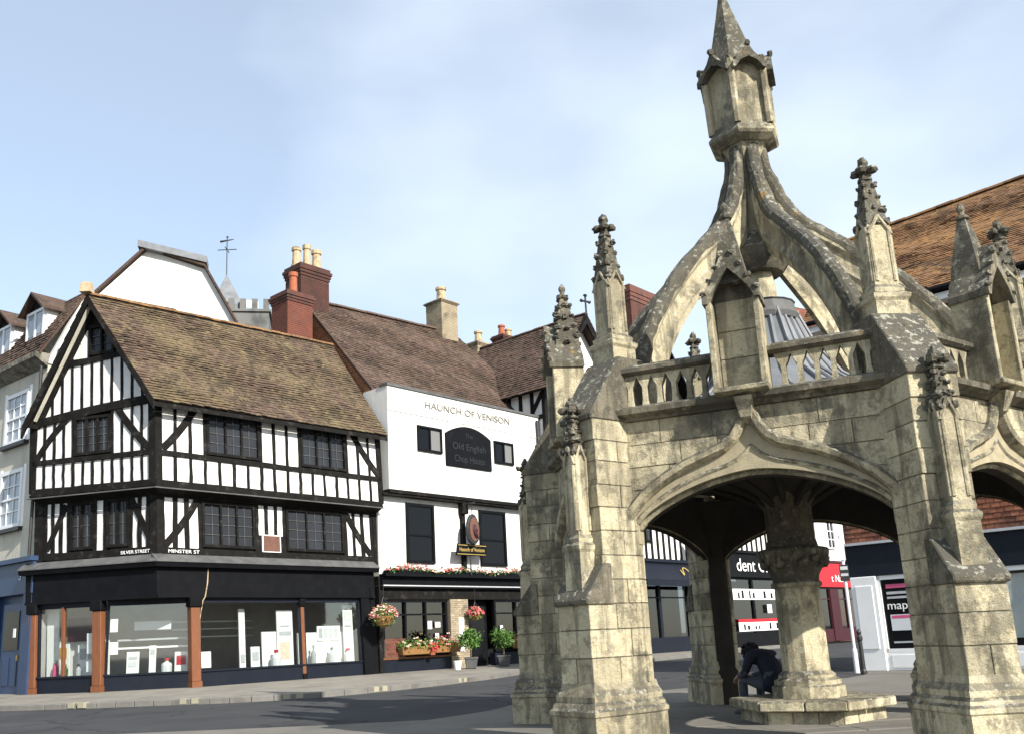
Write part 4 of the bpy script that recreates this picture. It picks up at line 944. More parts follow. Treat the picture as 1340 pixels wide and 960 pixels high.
# ---- shopfront of the corner house
ZF0, ZF1 = 2.62, 3.42
pa, pb, pcx = -4.05, -1.86, 1.08
Bp, Cp = Lf.w(pb, 0, .2), T.w(pcx, 0, .2)
Bp2, Cp2 = Vector((Bp.x, Bp.y)), Vector((Cp.x, Cp.y)); az_c = math.degrees(math.atan2((Cp2 - Bp2).x, (Cp2 - Bp2).y)); Cf = Fr(Bp.x, Bp.y, az_c); CL = (Cp2 - Bp2).length
for fr, a, b in ((T, -.607 * .1, XE - .35), (Lf, pa - .15, .607 * .1)):
    c = .607 * .1; m = MB()
    m.box(fr, a, b, -.10, .12, ZF0, ZF1); m.build('fascia', 'black_paint', house)
    m = MB(); e = .607 * .28; aa, bb = (a - (e - c), b + .1) if fr is T else (a - .1, b + (e - c))
    m.prism([fr.w(aa, -.26, ZF1), fr.w(bb, -.26, ZF1), fr.w(bb, .05, ZF1), fr.w(aa, .05, ZF1)], [fr.w(aa, -.30, ZF1 + .13), fr.w(bb, -.30, ZF1 + .13), fr.w(bb, .05, ZF1 + .13), fr.w(aa, .05, ZF1 + .13)]); m.build('cornice', 'black_paint', house)
    m = MB(); m.prism([fr.w(aa, -.32, ZF1 + .13), fr.w(bb, -.32, ZF1 + .13), fr.w(bb, .05, ZF1 + .13), fr.w(aa, .05, ZF1 + .13)], [fr.w(aa, -.32, ZF1 + .16), fr.w(bb, -.32, ZF1 + .16), fr.w(bb, -.02, ZF1 + .36), fr.w(aa, -.02, ZF1 + .36)]); m.build('lead_flashing', 'lead_dark', house)
    m = MB(); m.box(fr, a, b, -.13, -.095, ZF0 - .02, ZF0 + .05); m.build('fascia_bead', 'black_paint', house)
def pilaster(fr, x, w_=.26, y0=-.10, mat='brown_wood', z0=.14):
    m = MB(); m.box(fr, x - w_ / 2, x + w_ / 2, y0, .12, z0 + .2, 2.34); o = m.build('pilaster', mat, house, bevel=.012)
    m = MB(); m.box(fr, x - w_ / 2 - .015, x + w_ / 2 + .015, y0 - .02, .12, z0, z0 + .2); m.build('pilaster_base', mat if w_ > .2 else 'black_paint', o)
    m = MB(); m.box(fr, x - w_ / 2 - .05, x + w_ / 2 + .05, y0 - .05, .12, 2.34, 2.62); m.build('bracket', 'black_paint', o, bevel=.02)
pilaster(Lf, pa + .08, .24); pilaster(Lf, pb, .28); pilaster(T, pcx, .28); pilaster(T, 4.72, .12, -.03)
boxpart('pilaster', 'black_paint', house, T, 6.98, 7.30, -.1, .15, .1, 2.62); boxpart('pilaster', 'black_paint', house, T, 7.30, 7.62, -.02, .2, .1, 3.4)
bays = ((Lf, pa + .2, pb - .14, 0), (Cf, .14, CL - .14, .0), (T, pcx + .14, 4.66, 0), (T, 4.78, 6.98, 0))
for fr, a, b, y in bays:
    boxpart('stall_riser', 'navy_paint', house, fr, a - .06, b + .06, y - .01, y + .14, .1, .58); boxpart('sill', 'navy_paint', house, fr, a - .06, b + .06, y - .05, y + .16, .58, .63)
    m = MB()
    for d in ((a, a + .05, .63, 2.52), (b - .05, b, .63, 2.52), (a, b, 2.46, 2.62)): m.box(fr, d[0], d[1], y + .0, y + .09, d[2], d[3])
    w_ = m.build('shop_window', 'navy_paint', house); boxpart('pane', 'shop_glass', w_, fr, a + .05, b - .05, y + .04, y + .05, .63, 2.46)
boxpart('mullion', 'brown_wood', house, Lf, -3.05, -2.98, -.02, .08, .63, 2.5)
m = MB(); cp_ = [Cf.w(0, .05, 0), Cf.w(CL, .05, 0)]
q0 = [Lf.w(pb, -.1, 2.60), Vector((-8.87, 25.5, 2.60)) + Vector((.02, -.1, 0)), T.w(pcx, -.1, 2.60), T.w(pcx, .15, 2.6), Lf.w(pb, .15, 2.6)]; m.prism(q0, [v + Vector((0, 0, .03)) for v in q0]); m.build('soffit', 'black_paint', house)
# interior of the shop
m = MB(); fl = [Lf.w(pa + .1, .14, .5), Lf.w(pb, .14, .5), T.w(pcx, .14, .5), T.w(7.2, .14, .5), T.w(7.2, 3.4, .5), Lf.w(pa + .1, 3.0, .5)]
m.prism([v - Vector((0, 0, .35)) for v in fl], fl); m.build('shop_floor', 'interior_mid', house)
m = MB(); m.prism([v + Vector((0, 0, 2.12)) for v in fl], [v + Vector((0, 0, 2.2)) for v in fl]); m.build('shop_ceiling', 'interior_mid', house)
m = MB()
for a, b in ((3, 4), (4, 5), (5, 0)):
    p, q = fl[a], fl[b]; d = (q - p).cross(Vector((0, 0, 1))).normalized() * .06; m.prism([p, q, q + d, p + d], [v + Vector((0, 0, 2.15)) for v in (p, q, q + d, p + d)])
m.build('shop_wall', 'interior_mid', house)
boxpart('party_wall', 'blue_paint', house, Lf, pa - .12, pa + .02, .02, .3, .1, 3.4)
# lamp bracket cable on the fascia
m = MB(); m.tube([T.w(1.48, -.12, 3.40), T.w(1.44, -.135, 3.0), T.w(1.36, -.135, 2.62), T.w(1.30, -.10, 2.5), T.w(1.22, -.06, 2.0), T.w(1.22, -.05, .9)], .018, 6); m.build('cable', 'pot_clay', house)
# ---- things in the shop window
def prop(name, label, cat, mat, fr, dims, group=None, bevel=0.):
    c = fr.w((dims[0] + dims[1]) / 2, dims[2], dims[4]); m = MB(); m.box(fr, *dims); o = m.build(name, mat, None, at=c, bevel=bevel); return tag(o, label, cat, group)
prop('shop_display', 'white display panel filling the lower shop window beside the black end post', 'shop display', 'paper', T, (4.85, 6.9, .50, .54, .5, 1.56))
prop('shop_display', 'white display panel left of the slim window post in the long shop window', 'shop display', 'paper', T, (3.55, 4.6, .45, .49, .5, 1.62))
prop('shop_display', 'white backdrop behind the brown mullion in the gable-side shop window', 'shop display', 'paper', Lf, (-3.85, -2.1, .75, .79, .5, 1.7))
prop('shop_display', 'tall white side panel at the outer end of the gable-side window', 'shop display', 'paper', Lf, (-3.84, -3.45, .36, .40, .5, 2.5))
prop('dark_screen', 'dark red screen hanging above the white backdrop in the gable-side window', 'screen', 'maroon', Lf, (-3.35, -2.2, .60, .64, 1.55, 2.2))
prop('poster', 'small white notice stuck inside the canted pane, upper of two', 'notice', 'paper', Cf, (.22, .42, .065, .07, 1.75, 2.1)); prop('poster', 'small white notice stuck inside the canted pane, lower of two', 'notice', 'paper', Cf, (.22, .45, .065, .07, 1.15, 1.48))
prop('poster', 'white notice low in the long pane beside the brown post', 'notice', 'paper', T, (1.32, 1.62, .065, .07, .68, 1.12))
prop('poster', 'pale notice on the right of the gable-side pane, upper one', 'notice', 'paper', Lf, (-2.28, -2.08, .065, .07, 1.2, 1.75)); prop('poster', 'pale notice on the right of the gable-side pane, lower one', 'notice', 'paper', Lf, (-2.30, -2.1, .066, .071, .72, 1.0))
prop('hanging_sign', 'pale green hanging shop sign behind the canted pane', 'sign', 'blind', Cf, (.75, 1.75, .5, .54, 1.78, 2.02))
for nm, zz, lab in (('shelf', 1.28, 'long white shelf edge behind the canted pane'), ('shelf', 1.5, 'thin dark shelf behind the canted pane above the white one')): prop(nm, lab, 'shelf', 'paper' if zz < 1.4 else 'grey_metal', Cf, (.3, CL - .2, .55, .85, zz, zz + .05))
for k, zz in enumerate((1.55, 1.78, 2.0)): prop('shelf', ('lowest', 'middle', 'highest')[k] + ' of three thin shelves at the back of the long window', 'shelf', 'blind', T, (1.6, 4.4, 2.2, 2.5, zz, zz + .035))
def bottle(fr, x, y, z, h, r, mat, cap, label):
    c = fr.w(x, y, z); e = empty('display_bottle', c, label, 'bottle'); m = MB(); m.lathe(c, [(r, 0), (r * 1.05, h * .5), (r * .9, h * .62), (r * .35, h * .74), (r * .33, h * .86)], 10); m.build('body', mat, e)
    m = MB(); m.lathe(c, [(r * .5, h * .84), (r * .5, h), (r * .2, h * 1.02)], 8); m.build('cap', cap, e)
bottle(T, 3.85, .2, .63, 0.45, 0.14, 'blind', 'red_paint', 'large pale bottle with red cap beside the slim window post')
bottle(T, 5.25, .25, .63, 0.54, 0.08, 'grey_metal', 'grey_print', 'tall grey bottle before the white panel, beside the slim post')
bottle(T, 5.95, .25, .63, 0.45, 0.09, 'grey_print', 'green_item', 'grey bottle with green cap before the white panel')
bottle(T, 6.6, .25, .63, 0.40, 0.13, 'blind', 'red_paint', 'pale bottle with red cap beside the black end post')
bottle(Cf, 1.72, .25, .63, 0.36, 0.14, 'blind', 'red_paint', 'pale jar with red lid behind the canted pane')
0 and bottle(Cf, .80, .28, .63, 0.52, 0.07, 'paper', 'paper', 'slim white bottle behind the canted pane near the notices'); 0 and bottle(Cf, 1.2, .28, .63, 0.48, 0.08, 'paper', 'grey_metal', 'white bottle with grey cap in the middle of the canted pane')
0 and bottle(T, 2.45, .3, .63, 0.72, 0.08, 'paper', 'paper', 'tall white figure-like bottle in the middle of the long pane'); 0 and bottle(T, 3.2, .3, .63, 0.58, 0.10, 'paper', 'grey_metal', 'white bottle next to the white panel in the long pane')
bottle(Lf, -3.5, .3, .63, 0.43, 0.08, 'pink_print', 'grey_metal', 'pink bottle left of the brown mullion'); bottle(Lf, -3.2, .3, .63, 0.32, 0.09, 'green_item', 'gold_paint', 'green bottle with yellow cap left of the brown mullion'); bottle(Lf, -2.75, .3, .63, 0.30, 0.07, 'grey_print', 'iron', 'grey bottle right of the brown mullion')

def stand(label, fr, x0_, x1_, y, z0_, z1_, blocks):
    c = fr.w((x0_ + x1_) / 2, y, z0_); e = empty('display_stand', c, label, 'display stand'); boxpart('board', 'paper', e, fr, x0_, x1_, y, y + .04, z0_, z1_)
    for a, b, c0, c1, mt in blocks: boxpart('print', mt, e, fr, a, b, y - .012, y - .002, c0, c1)
stand('tall slim white banner in the middle of the long shop window', T, 2.75, 2.95, .4, .5, 2.3, ((2.78, 2.92, .75, 1.0, 'grey_print'), (2.78, 2.92, 1.2, 1.5, 'blind')))
stand('tall white banner with tan print beside the slim window post', T, 4.05, 4.62, .38, .5, 2.25, ((4.12, 4.5, .8, 1.3, 'flower_pale'), (4.12, 4.55, 1.5, 1.62, 'grey_print'), (4.15, 4.5, 1.75, 1.8, 'grey_print')))
stand('tall white side banner in the end pane next to the black post', T, 6.55, 6.93, .34, .5, 2.4, ((6.6, 6.85, 1.7, 1.76, 'grey_print'), (6.6, 6.88, 1.9, 2.2, 'blind')))
stand('white rack with grey pictures in the end pane', T, 5.6, 6.5, .46, 1.3, 1.75, tuple((5.66 + .2 * k, 5.8 + .2 * k, 1.38, 1.68, 'grey_print') for k in range(4)))
stand('white card stand with coloured prints left of the brown mullion', Lf, -3.8, -3.15, .42, .55, 1.5, ((-3.72, -3.5, 1.15, 1.4, 'pink_print'), (-3.45, -3.22, 1.1, 1.4, 'gold_paint'), (-3.7, -3.45, .7, 1.0, 'grey_print'), (-3.4, -3.22, .65, .95, 'green_item')))
stand('white card stand with grey pictures right of the brown mullion', Lf, -2.92, -2.3, .5, .55, 1.45, ((-2.85, -2.65, 1.05, 1.35, 'grey_print'), (-2.58, -2.38, 1.05, 1.35, 'grey_print')))
stand('white box stand low behind the canted pane', Cf, 1.9, 2.25, .4, .55, 1.15, ((1.95, 2.2, .8, 1.05, 'red_paint'),))

stand('low white card with printed lines on the floor of the canted window', Cf, .62, .95, .35, .55, 1.2, ((.67, .9, 1.0, 1.08, 'grey_print'), (.67, .9, .8, .95, 'blind')))
stand('narrow white figure-shaped card in the middle of the canted window', Cf, 1.22, 1.4, .35, .55, 1.35, ((1.25, 1.37, 1.1, 1.25, 'grey_metal'),))
stand('small white card with grey print beside the tall slim banner', T, 3.1, 3.4, .35, .55, 1.2, ((3.14, 3.36, .8, 1.05, 'grey_print'),))

# ------------------------------------------------------------------ white-fronted public house
pub = empty('public_house', B.w(8.1, 0, .17), 'white rendered public house with parapet lettering, dark sash windows and flower trough', 'pub')
JP = .3; x0, x1 = 7.98, 16.0
boxpart('upper_wall', 'render_white', pub, B, x0, x1 + .12, -JP, 1.0, 6.22, 9.86)
boxpart('parapet_coping', 'lead_dark', pub, B, x0 - .03, x1 + .15, -JP - .05, .1, 9.86, 9.95)
boxpart('string_moulding', 'render_white', pub, B, x0 + .01, x1 + .11, -JP - .03, -JP, 8.98, 9.02)
boxpart('jetty_beam', 'black_timber', pub, B, x0, x1 + .12, -JP - .03, .02, 6.10, 6.22)
boxpart('lower_wall', 'render_white', pub, B, 7.72, 15.2, 0, .8, 3.3, 6.10)
boxpart('jetty_board', 'black_timber', pub, B, 7.72, x1, -JP + .02, 0, 6.02, 6.10)
text('HAUNCH OF VENISON', B, 12.03, -JP - .02, 9.42, .36, 'letter_grey', pub, name='lettering', width=4.55, extrude=.012)
window(B, 9.32, 10.52, 7.70, 8.62, -JP - .075, pub, proud=.0, lights=2, lead=None, fmat='black_paint', glass='window_glass', leadmat='black_paint', leadw=.03); window(B, 13.32, 14.42, 7.68, 8.55, -JP - .075, pub, proud=.0, lights=2, lead=None, fmat='black_paint', glass='window_glass', leadmat='black_paint', leadw=.03)
for w_ in [o for o in list(pub.children) if o.name.startswith('window')]:
    ps = [c for c in w_.children if c.name.startswith('pane')]
    if len(ps) == 2: ps[1].data.materials[0] = M['curtain_glass']
m = MB(); m.tube([B.w(15.95, -JP - .08, 9.7), B.w(15.95, -JP - .08, 6.3), B.w(15.95, -.1, 5.9), B.w(15.95, -.1, 3.4)], .055, 8); dp = m.build('downpipe', 'iron', pub); boxpart('hopper_head', 'iron', dp, B, 15.8, 16.1, -JP - .2, -JP - .01, 8.35, 8.7, bevel=.03)
# arched black sign board
sg = MB(); xs = [10.70 + 2.42 * k / 12 for k in range(13)]; sg.plate(B, [(x, 8.52 + .36 * (1 - ((x - 11.91) / 1.21) ** 2)) for x in xs] + [(13.12, 7.32), (10.70, 7.32)], -JP - .07, -JP - .004); sg = sg.build('sign_board', 'black_paint', pub, bevel=.01)
text('The', B, 11.91, -JP - .075, 8.52, .26, 'letter_faint', sg); text('Old English', B, 11.91, -JP - .075, 8.08, .36, 'letter_faint', sg, width=1.75); text('Chop House', B, 11.91, -JP - .075, 7.62, .36, 'letter_faint', sg, width=1.6)
for a, b in ((8.95, 10.28), (12.62, 14.08)): window(B, a, b, 3.78, 5.86, -.075, pub, proud=.0, lights=1, lead=None, fmat='black_paint', glass='window_glass', leadmat='black_paint', leadw=.028, transom=4.75, fw=.10)
boxpart('post', 'black_timber', pub, B, 15.18, 15.95, -.06, .5, 3.2, 6.1); boxpart('post', 'black_timber', pub, B, 7.66, 7.84, -.04, .4, .2, 3.3)
boxpart('side_wall', 'render_white', pub, B, 15.95, 16.12, -JP + .02, .4, 3.2, 6.2)
# central bracket for the hanging sign and its board
boxpart('bracket', 'black_timber', pub, B, 11.55, 11.85, -.28, 0, 5.62, 6.08, bevel=.03); boxpart('bracket', 'black_timber', pub, B, 11.62, 11.78, -.14, 0, 3.42, 5.62)
# fascia, trough shelf and cellar front
boxpart('fascia', 'black_paint', pub, B, 7.72, 16.0, -.16, .3, 2.92, 3.32); boxpart('trough_shelf', 'black_paint', pub, B, 7.72, 16.0, -.34, 0, 3.30, 3.38); boxpart('fascia_bead', 'grey_print', pub, B, 7.75, 15.98, -.19, -.158, 2.98, 3.02)
boxpart('shop_lintel', 'black_timber', pub, B, 7.75, 16.0, -.02, .3, 2.55, 2.92)
boxpart('stall_riser', 'navy_paint', pub, B, 7.8, 11.25, -.02, .25, .12, .60); boxpart('sill', 'brown_wood', pub, B, 7.8, 11.25, -.06, .2, .60, .66)
boxpart('stall_riser', 'navy_paint', pub, B, 13.2, 15.9, -.02, .25, .12, .62)
boxpart('pillar', 'black_paint', pub, B, 15.8, 16.2, -.1, .5, .1, 3.0)
m = MB()
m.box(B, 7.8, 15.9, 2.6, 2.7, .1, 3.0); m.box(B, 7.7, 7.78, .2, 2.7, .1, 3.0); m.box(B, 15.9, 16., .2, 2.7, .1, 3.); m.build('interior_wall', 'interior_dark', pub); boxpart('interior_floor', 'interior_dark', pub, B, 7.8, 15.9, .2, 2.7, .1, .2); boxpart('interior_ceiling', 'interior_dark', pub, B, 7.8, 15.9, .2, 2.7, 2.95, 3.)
for a, b, n in ((7.86, 10.85, 3), (13.3, 15.75, 2)):
    window(B, a, b, .66, 2.55, .05, pub, lights=n, lead=None, fmat='black_paint', glass='pub_glass', fw=.09, transom=2.05)
dr = boxpart('door', 'black_paint', pub, B, 11.95, 13.15, .3, .38, .2, 2.55); boxpart('door_pane', 'window_glass', dr, B, 12.1, 13.0, .285, .298, 1.2, 2.3); boxpart('handle', 'gold_paint', dr, B, 12.05, 12.12, .26, .30, 1.05, 1.25)
bp = boxpart('brick_pier', 'brick_mortar', pub, B, 10.93, 11.83, -.05, .4, .15, 2.55); bricks(B, 10.93, 11.83, .16, 2.55, -.05, bp, 'pale_brick', limit=150)
boxpart('notice_board', 'paper', pub, B, 11.30, 11.55, -.10, -.066, .75, 1.9)
rb = boxpart('brick_riser', 'brick_mortar', pub, B, 7.86, 8.7, -.08, .0, .66, 1.25); bricks(B, 7.86, 8.7, .67, 1.25, -.08, rb, 'red_brick', limit=60)
def notice(x0_, x1_, z0_, z1_, lab): prop('notice', lab, 'notice', 'paper', B, (x0_, x1_, .035, .04, z0_, z1_))
notice(9.90, 10.10, 1.55, 1.82, 'small white notice on the pub window beside the brick pier, left of the top pair'); notice(10.25, 10.5, 1.60, 1.78, 'small white notice on the pub window beside the brick pier, right of the top pair'); notice(10.25, 10.42, 1.22, 1.40, 'tiny white notice on the pub window in the middle of the group'); notice(9.95, 10.12, .9, 1.18, 'white card low on the pub window above the flower boxes')
notice(13.6, 13.75, 1.15, 1.6, 'narrow white notice on the pub window behind the right-hand bay tree'); notice(14.5, 14.85, 1.2, 1.65, 'broad white notice on the far pub window above the wicker planter')
# main roof with brick gable and chimney stacks
RY, RZ = 4.8, 14.55
e0, e1, r1, r0 = B.w(8.12, .15, 9.45), B.w(18.6, .15, 9.45), B.w(16.6, RY, RZ + .35), B.w(8.12, RY, RZ)
rf = solid('roof', 'tiles_dark', pub, [e0, e1, r1, r0], .12); tiles(e0, e1, r1, r0, mat='tiles_dark', parent=rf, seed=5, exp=.16, wid=.22); ridge_tiles(r0, r1, 'tiles_dark', rf, .15, .5)
b0, b1 = B.w(8.12, 2 * RY, 9.45), B.w(18.6, 2 * RY, 9.45); solid('rear_slope', 'tiles_dark', rf, [b0, b1, r1, r0], .12)
m = MB(); g = [B.w(8.14, -.25, 7.2), B.w(8.14, -.25, 8.9), B.w(8.14, .15, 9.42), B.w(8.14, RY, RZ - .05), B.w(8.14, 2 * RY, 9.4), B.w(8.14, 2 * RY, 7.2)]
m.prism(g, [p + Vector((B.X.x, B.X.y, 0)) * .3 for p in g]); gw = m.build('gable_wall', 'brick_mortar', pub)
m = MB(); z = 7.4; rdg = random.Random(3)          # brick face of the gable, laid brick by brick, cut to the slope
while z < RZ - .2:
    ya = -.25 if z < 9.4 else .15 + (RY - .15) * (z - 9.42) / (RZ - 9.42) + .05; yb = min(2 * RY - ya, 7.)
    y = ya + (0.11 if int(z / .09) % 2 else 0)
    while y < yb - .1:
        c = [(y + .006, z + .006), (min(y + .27, yb) - .006, z + .006), (min(y + .27, yb) - .006, z + .082), (y + .006, z + .082)]; d = rdg.uniform(.004, .02)
        m.prism([B.w(8.14 - d, a, b) for a, b in c], [B.w(8.16, a, b) for a, b in c]); y += .275
    z += .09
o = m.build('brick_face', 'warm_brick', gw); o['kind'] = 'stuff'
m = MB(); m.beam(Fr(0, 0, 0), (0, 0), (1, 0), .1, 0, .1) if 0 else None
for a, b in ((e0, r0),): edge_board('verge', 'tiles_dark', rf, a - Vector((B.X.x, B.X.y, 0)) * .08, b - Vector((B.X.x, B.X.y, 0)) * .08, .09, .1, Vector((B.X.x, B.X.y, 0)), .03)
chimney(B, 6.15, 7.25, 3.0, 4.0, 9., 13.9, pub, 'red_brick', ((6.75, 3.5, .95, .17, 'pot_red'),), .4)
chimney(B, 7.6, 8.95, 4.2, 5.2, 12., 15.75, pub, 'dark_brick', ((7.75, 4.7, .8, .19, 'pot_clay'), (8.25, 4.7, 1.05, .17, 'pot_clay'), (8.72, 4.7, .95, .2, 'pot_clay')), .5)
chimney(B, 15.35, 16.35, 4.3, 5.3, 13.8, 16.2, pub, 'pale_brick', ((15.85, 4.8, .75, .24, 'pot_clay'),), .15)
# lower link roof to the right
q = [B.w(15.4, 1.6, 10.6), B.w(19.6, 1.6, 10.6), B.w(19.6, 6.0, 14.45), B.w(16.2, 6.0, 14.4)]; lk = solid('link_roof', 'tiles_dark', pub, q, .1); tiles(*q, mat='tiles_dark', parent=lk, seed=8, exp=.16, wid=.22)
chimney(B, 18.6, 19.5, 5.2, 5.9, 13.6, 15.1, pub, 'pale_brick', ((19.0, 5.5, .6, .2, 'pot_clay'),), .2); chimney(B, 20.6, 21.6, 5.3, 6.0, 13.6, 15.9, pub, 'dark_brick', ((20.85, 5.6, .55, .18, 'pot_red'), (21.35, 5.6, .45, .18, 'pot_clay')), .3)
# ---- things on the pub front
def hanging_sign():
    c = B.w(11.70, -.55, 4.1); e = empty('hanging_sign', c, 'carved oval pub sign over a black board with gold lettering, on a bracket', 'sign')
    m = MB(); n = 16; pts = [(11.72 + .33 * math.cos(2 * math.pi * k / n) * (1 - .12 * math.sin(2 * math.pi * k / n)), 5.02 + .56 * math.sin(2 * math.pi * k / n)) for k in range(n)]; m.plate(B, pts, -.62, -.48); o = m.build('oval_board', 'iron', e, bevel=.03)
    m = MB(); pts = [(11.72 + .24 * math.cos(2 * math.pi * k / n), 5.02 + .44 * math.sin(2 * math.pi * k / n)) for k in range(n)]; m.plate(B, pts, -.645, -.6); m.build('painted_oval', 'plaque_brown', o)
    m = MB(); m.blob(B.w(11.70, -.65, 5.0), .15, .8, .4, 1.6, .3); m.blob(B.w(11.76, -.66, 4.78), .12, 1, .4, .8, .3); m.build('carving', 'maroon', o)
    m = MB(); m.tube([B.w(11.72, -.55, 5.55), B.w(11.72, -.55, 6.0)], .02, 6); m.tube([B.w(11.72, 0, 5.98), B.w(11.72, -.7, 5.98)], .03, 6); m.build('rod', 'iron', e)
    m = MB(); m.plate(B, [(10.98, 4.08), (12.52, 4.08), (12.58, 4.50), (11.06, 4.50)], -.42, -.36); o = m.build('name_board', 'black_paint', e, bevel=.01)
    m = MB(); m.plate(B, [(11.02, 4.12), (12.48, 4.12), (12.485, 4.14), (11.025, 4.14)], -.426, -.42); m.plate(B, [(11.07, 4.44), (12.53, 4.44), (12.535, 4.46), (11.075, 4.46)], -.426, -.42); m.build('gold_line', 'gold_paint', o)
    text('Haunch of Venison', B, 11.78, -.428, 4.29, .2, 'gold_paint', o, width=1.3)
    m = MB(); m.tube([B.w(11.72, -.39, 3.4), B.w(11.72, -.39, 4.1)], .03, 6); m.build('stay', 'iron', e)
hanging_sign()
def flowers(c, r, n, sq, leafmat, mats, name, parent, size=.05):
    leafball(c, r, n, size, leafmat, 'foliage', parent, sq, .35)
    for i, mt in enumerate(mats):
        m = MB()
        for _ in range(n // 3 // len(mats) + 4):
            d = Vector((random.gauss(0, 1), random.gauss(0, 1), abs(random.gauss(0, .9)) - .15)).normalized(); p = Vector(c) + Vector((d.x * sq[0], d.y * sq[1], d.z * sq[2])) * r * random.uniform(.85, 1.12)
            m.blob(p, random.uniform(.025, .05), 1, 1, .7, .3, 5, 3)
        m.build('blossom', mt, parent)
# trough of flowers along the fascia
tr = empty('flower_trough', B.w(11.8, -.18, 3.38), 'long black trough of pink and pale flowers along the pub fascia', 'flower trough')
boxpart('trough', 'black_paint', tr, B, 7.85, 15.9, -.32, -.06, 3.38, 3.50)
m = MB(); rdg = random.Random(6)
for _ in range(1500):
    x = rdg.uniform(7.85, 15.9); m.leaf(B.w(x, rdg.uniform(-.40, -.02), 3.44 + abs(rdg.gauss(.02, .09)) + .05 * math.sin(x * 2.3)), rdg.uniform(.03, .07))
m.build('foliage', 'green_dark', tr, fix=False)
for mt, nn in (('flower_pink', 90), ('flower_pale', 110), ('flower_red', 50)):
    m = MB()
    for _ in range(nn): x = rdg.uniform(7.85, 15.9); m.blob(B.w(x, rdg.uniform(-.42, -.05), 3.50 + abs(rdg.gauss(.02, .08)) + .05 * math.sin(x * 2.3)), rdg.uniform(.035, .065), 1, 1, .7, .3, 5, 3)
    m.build('blossom', mt, tr)
def basket(x, y, z, r, label, mats, leafm='green_leaf', top=2.9):
    c = B.w(x, y, z); e = empty('hanging_basket', c, label, 'hanging basket', 'hanging baskets on the pub')
    m = MB(); m.lathe(c, [(.03, -r * .9), (r * .5, -r * .7), (r * .8, -r * .3), (r * .85, 0), (r * .7, 0), (r * .3, -.05)], 12); m.build('basket', 'wicker', e)
    m = MB()
    for k in range(3): a = 2.1 * k; m.tube([c + Vector((r * .8 * math.cos(a), r * .8 * math.sin(a), 0)), c + Vector((0, 0, r * 1.5))], .008, 4)
    m.tube([c + Vector((0, 0, r * 1.5)), Vector((c.x, c.y, top))], .01, 4); m.build('chain', 'iron', e)
    flowers(c + Vector((0, 0, .0)), r * 1.05, 420, (1, 1, .85), leafm, mats, 'f', e)
basket(B.hit(502, 800, -.75)[0], -.75, 1.98, .40, 'full hanging basket of mixed green and pink flowers by the corner house end', ('flower_pink', 'flower_pale', 'wicker'), top=2.95); basket(B.hit(622, 803, -.35)[0], -.35, 2.02, .28, 'hanging basket of pink flowers in front of the pub door', ('flower_pink', 'flower_red'))
bxx = 0; m = MB(); bxx = B.hit(502, 800, -.75)[0]; m.tube([B.w(bxx, -.75, 2.95), B.w(bxx, -.1, 2.95)], .018, 6); tag(m.build('basket_bracket', 'iron', None, at=B.w(bxx, -.1, 2.95)), 'black iron bracket holding the fuller hanging basket', 'bracket')
def planter(x0_, x1_, y, z, label, mats, leafm, pot='wicker', h=.26):
    c = B.w((x0_ + x1_) / 2, y, z); e = empty('window_planter', c, label, 'planter', 'planters on the pub window ledge')
    m = MB(); a, b = [B.w(x0_ + .06, y - .12, z), B.w(x1_ - .06, y - .12, z), B.w(x1_ - .06, y + .1, z), B.w(x0_ + .06, y + .1, z)], [B.w(x0_, y - .17, z + h), B.w(x1_, y - .17, z + h), B.w(x1_, y + .12, z + h), B.w(x0_, y + .12, z + h)]
    m.prism(a, b); m.build('trough', pot, e, bevel=.02)
    w_ = (x1_ - x0_) / 2; sq = Vector((abs(B.X.x) * w_ + .1, abs(B.X.y) * w_ + .1, .22))
    m = MB()
    for _ in range(380): m.leaf(B.w(random.uniform(x0_ - .05, x1_ + .05), y + random.gauss(-.05, .1), z + h + abs(random.gauss(0, .13)) - .05), random.uniform(.03, .075))
    m.build('foliage', leafm, e, fix=False)
    for mt in mats:
        m = MB()
        for _ in range(26): m.blob(B.w(random.uniform(x0_, x1_), y + random.gauss(-.07, .1), z + h + abs(random.gauss(.05, .13))), random.uniform(.035, .06), 1, 1, .7, .3, 5, 3)
        m.build('blossom', mt, e)
planter(8.35, 9.65, -.22, .72, 'wicker planter of fading tan flowers next to the red brick ledge', ('wicker', 'flower_pale'), 'green_leaf'); planter(9.85, 11.15, -.22, .74, 'wicker planter of bright pink and red flowers beside the brick pier', ('flower_pink', 'flower_red', 'flower_pale'), 'green_leaf'); planter(14.0, 15.6, -.22, .74, 'tan wicker planter at the far end beyond the bay trees', ('wicker', 'flower_pale'), 'wicker')
c = B.w(9.75, -.3, .78); e = empty('flower_pot', c, 'round cushion of red flowers between the two wicker planters', 'flower pot'); m = MB(); m.lathe(c, [(.10, -.1), (.15, .05), (.13, .06)], 10); m.build('pot', 'pot_red', e); leafball(c + Vector((0, 0, .13)), .17, 160, .04, 'green_leaf', 'foliage', e)
m = MB()
for _ in range(70):
    d = Vector((random.gauss(0, 1), random.gauss(0, 1), random.gauss(.3, 1))).normalized(); m.blob(c + Vector((0, 0, .13)) + d * .18, .04, 1, 1, .8, .3, 5, 3)
m.build('blossom', 'flower_red', e)
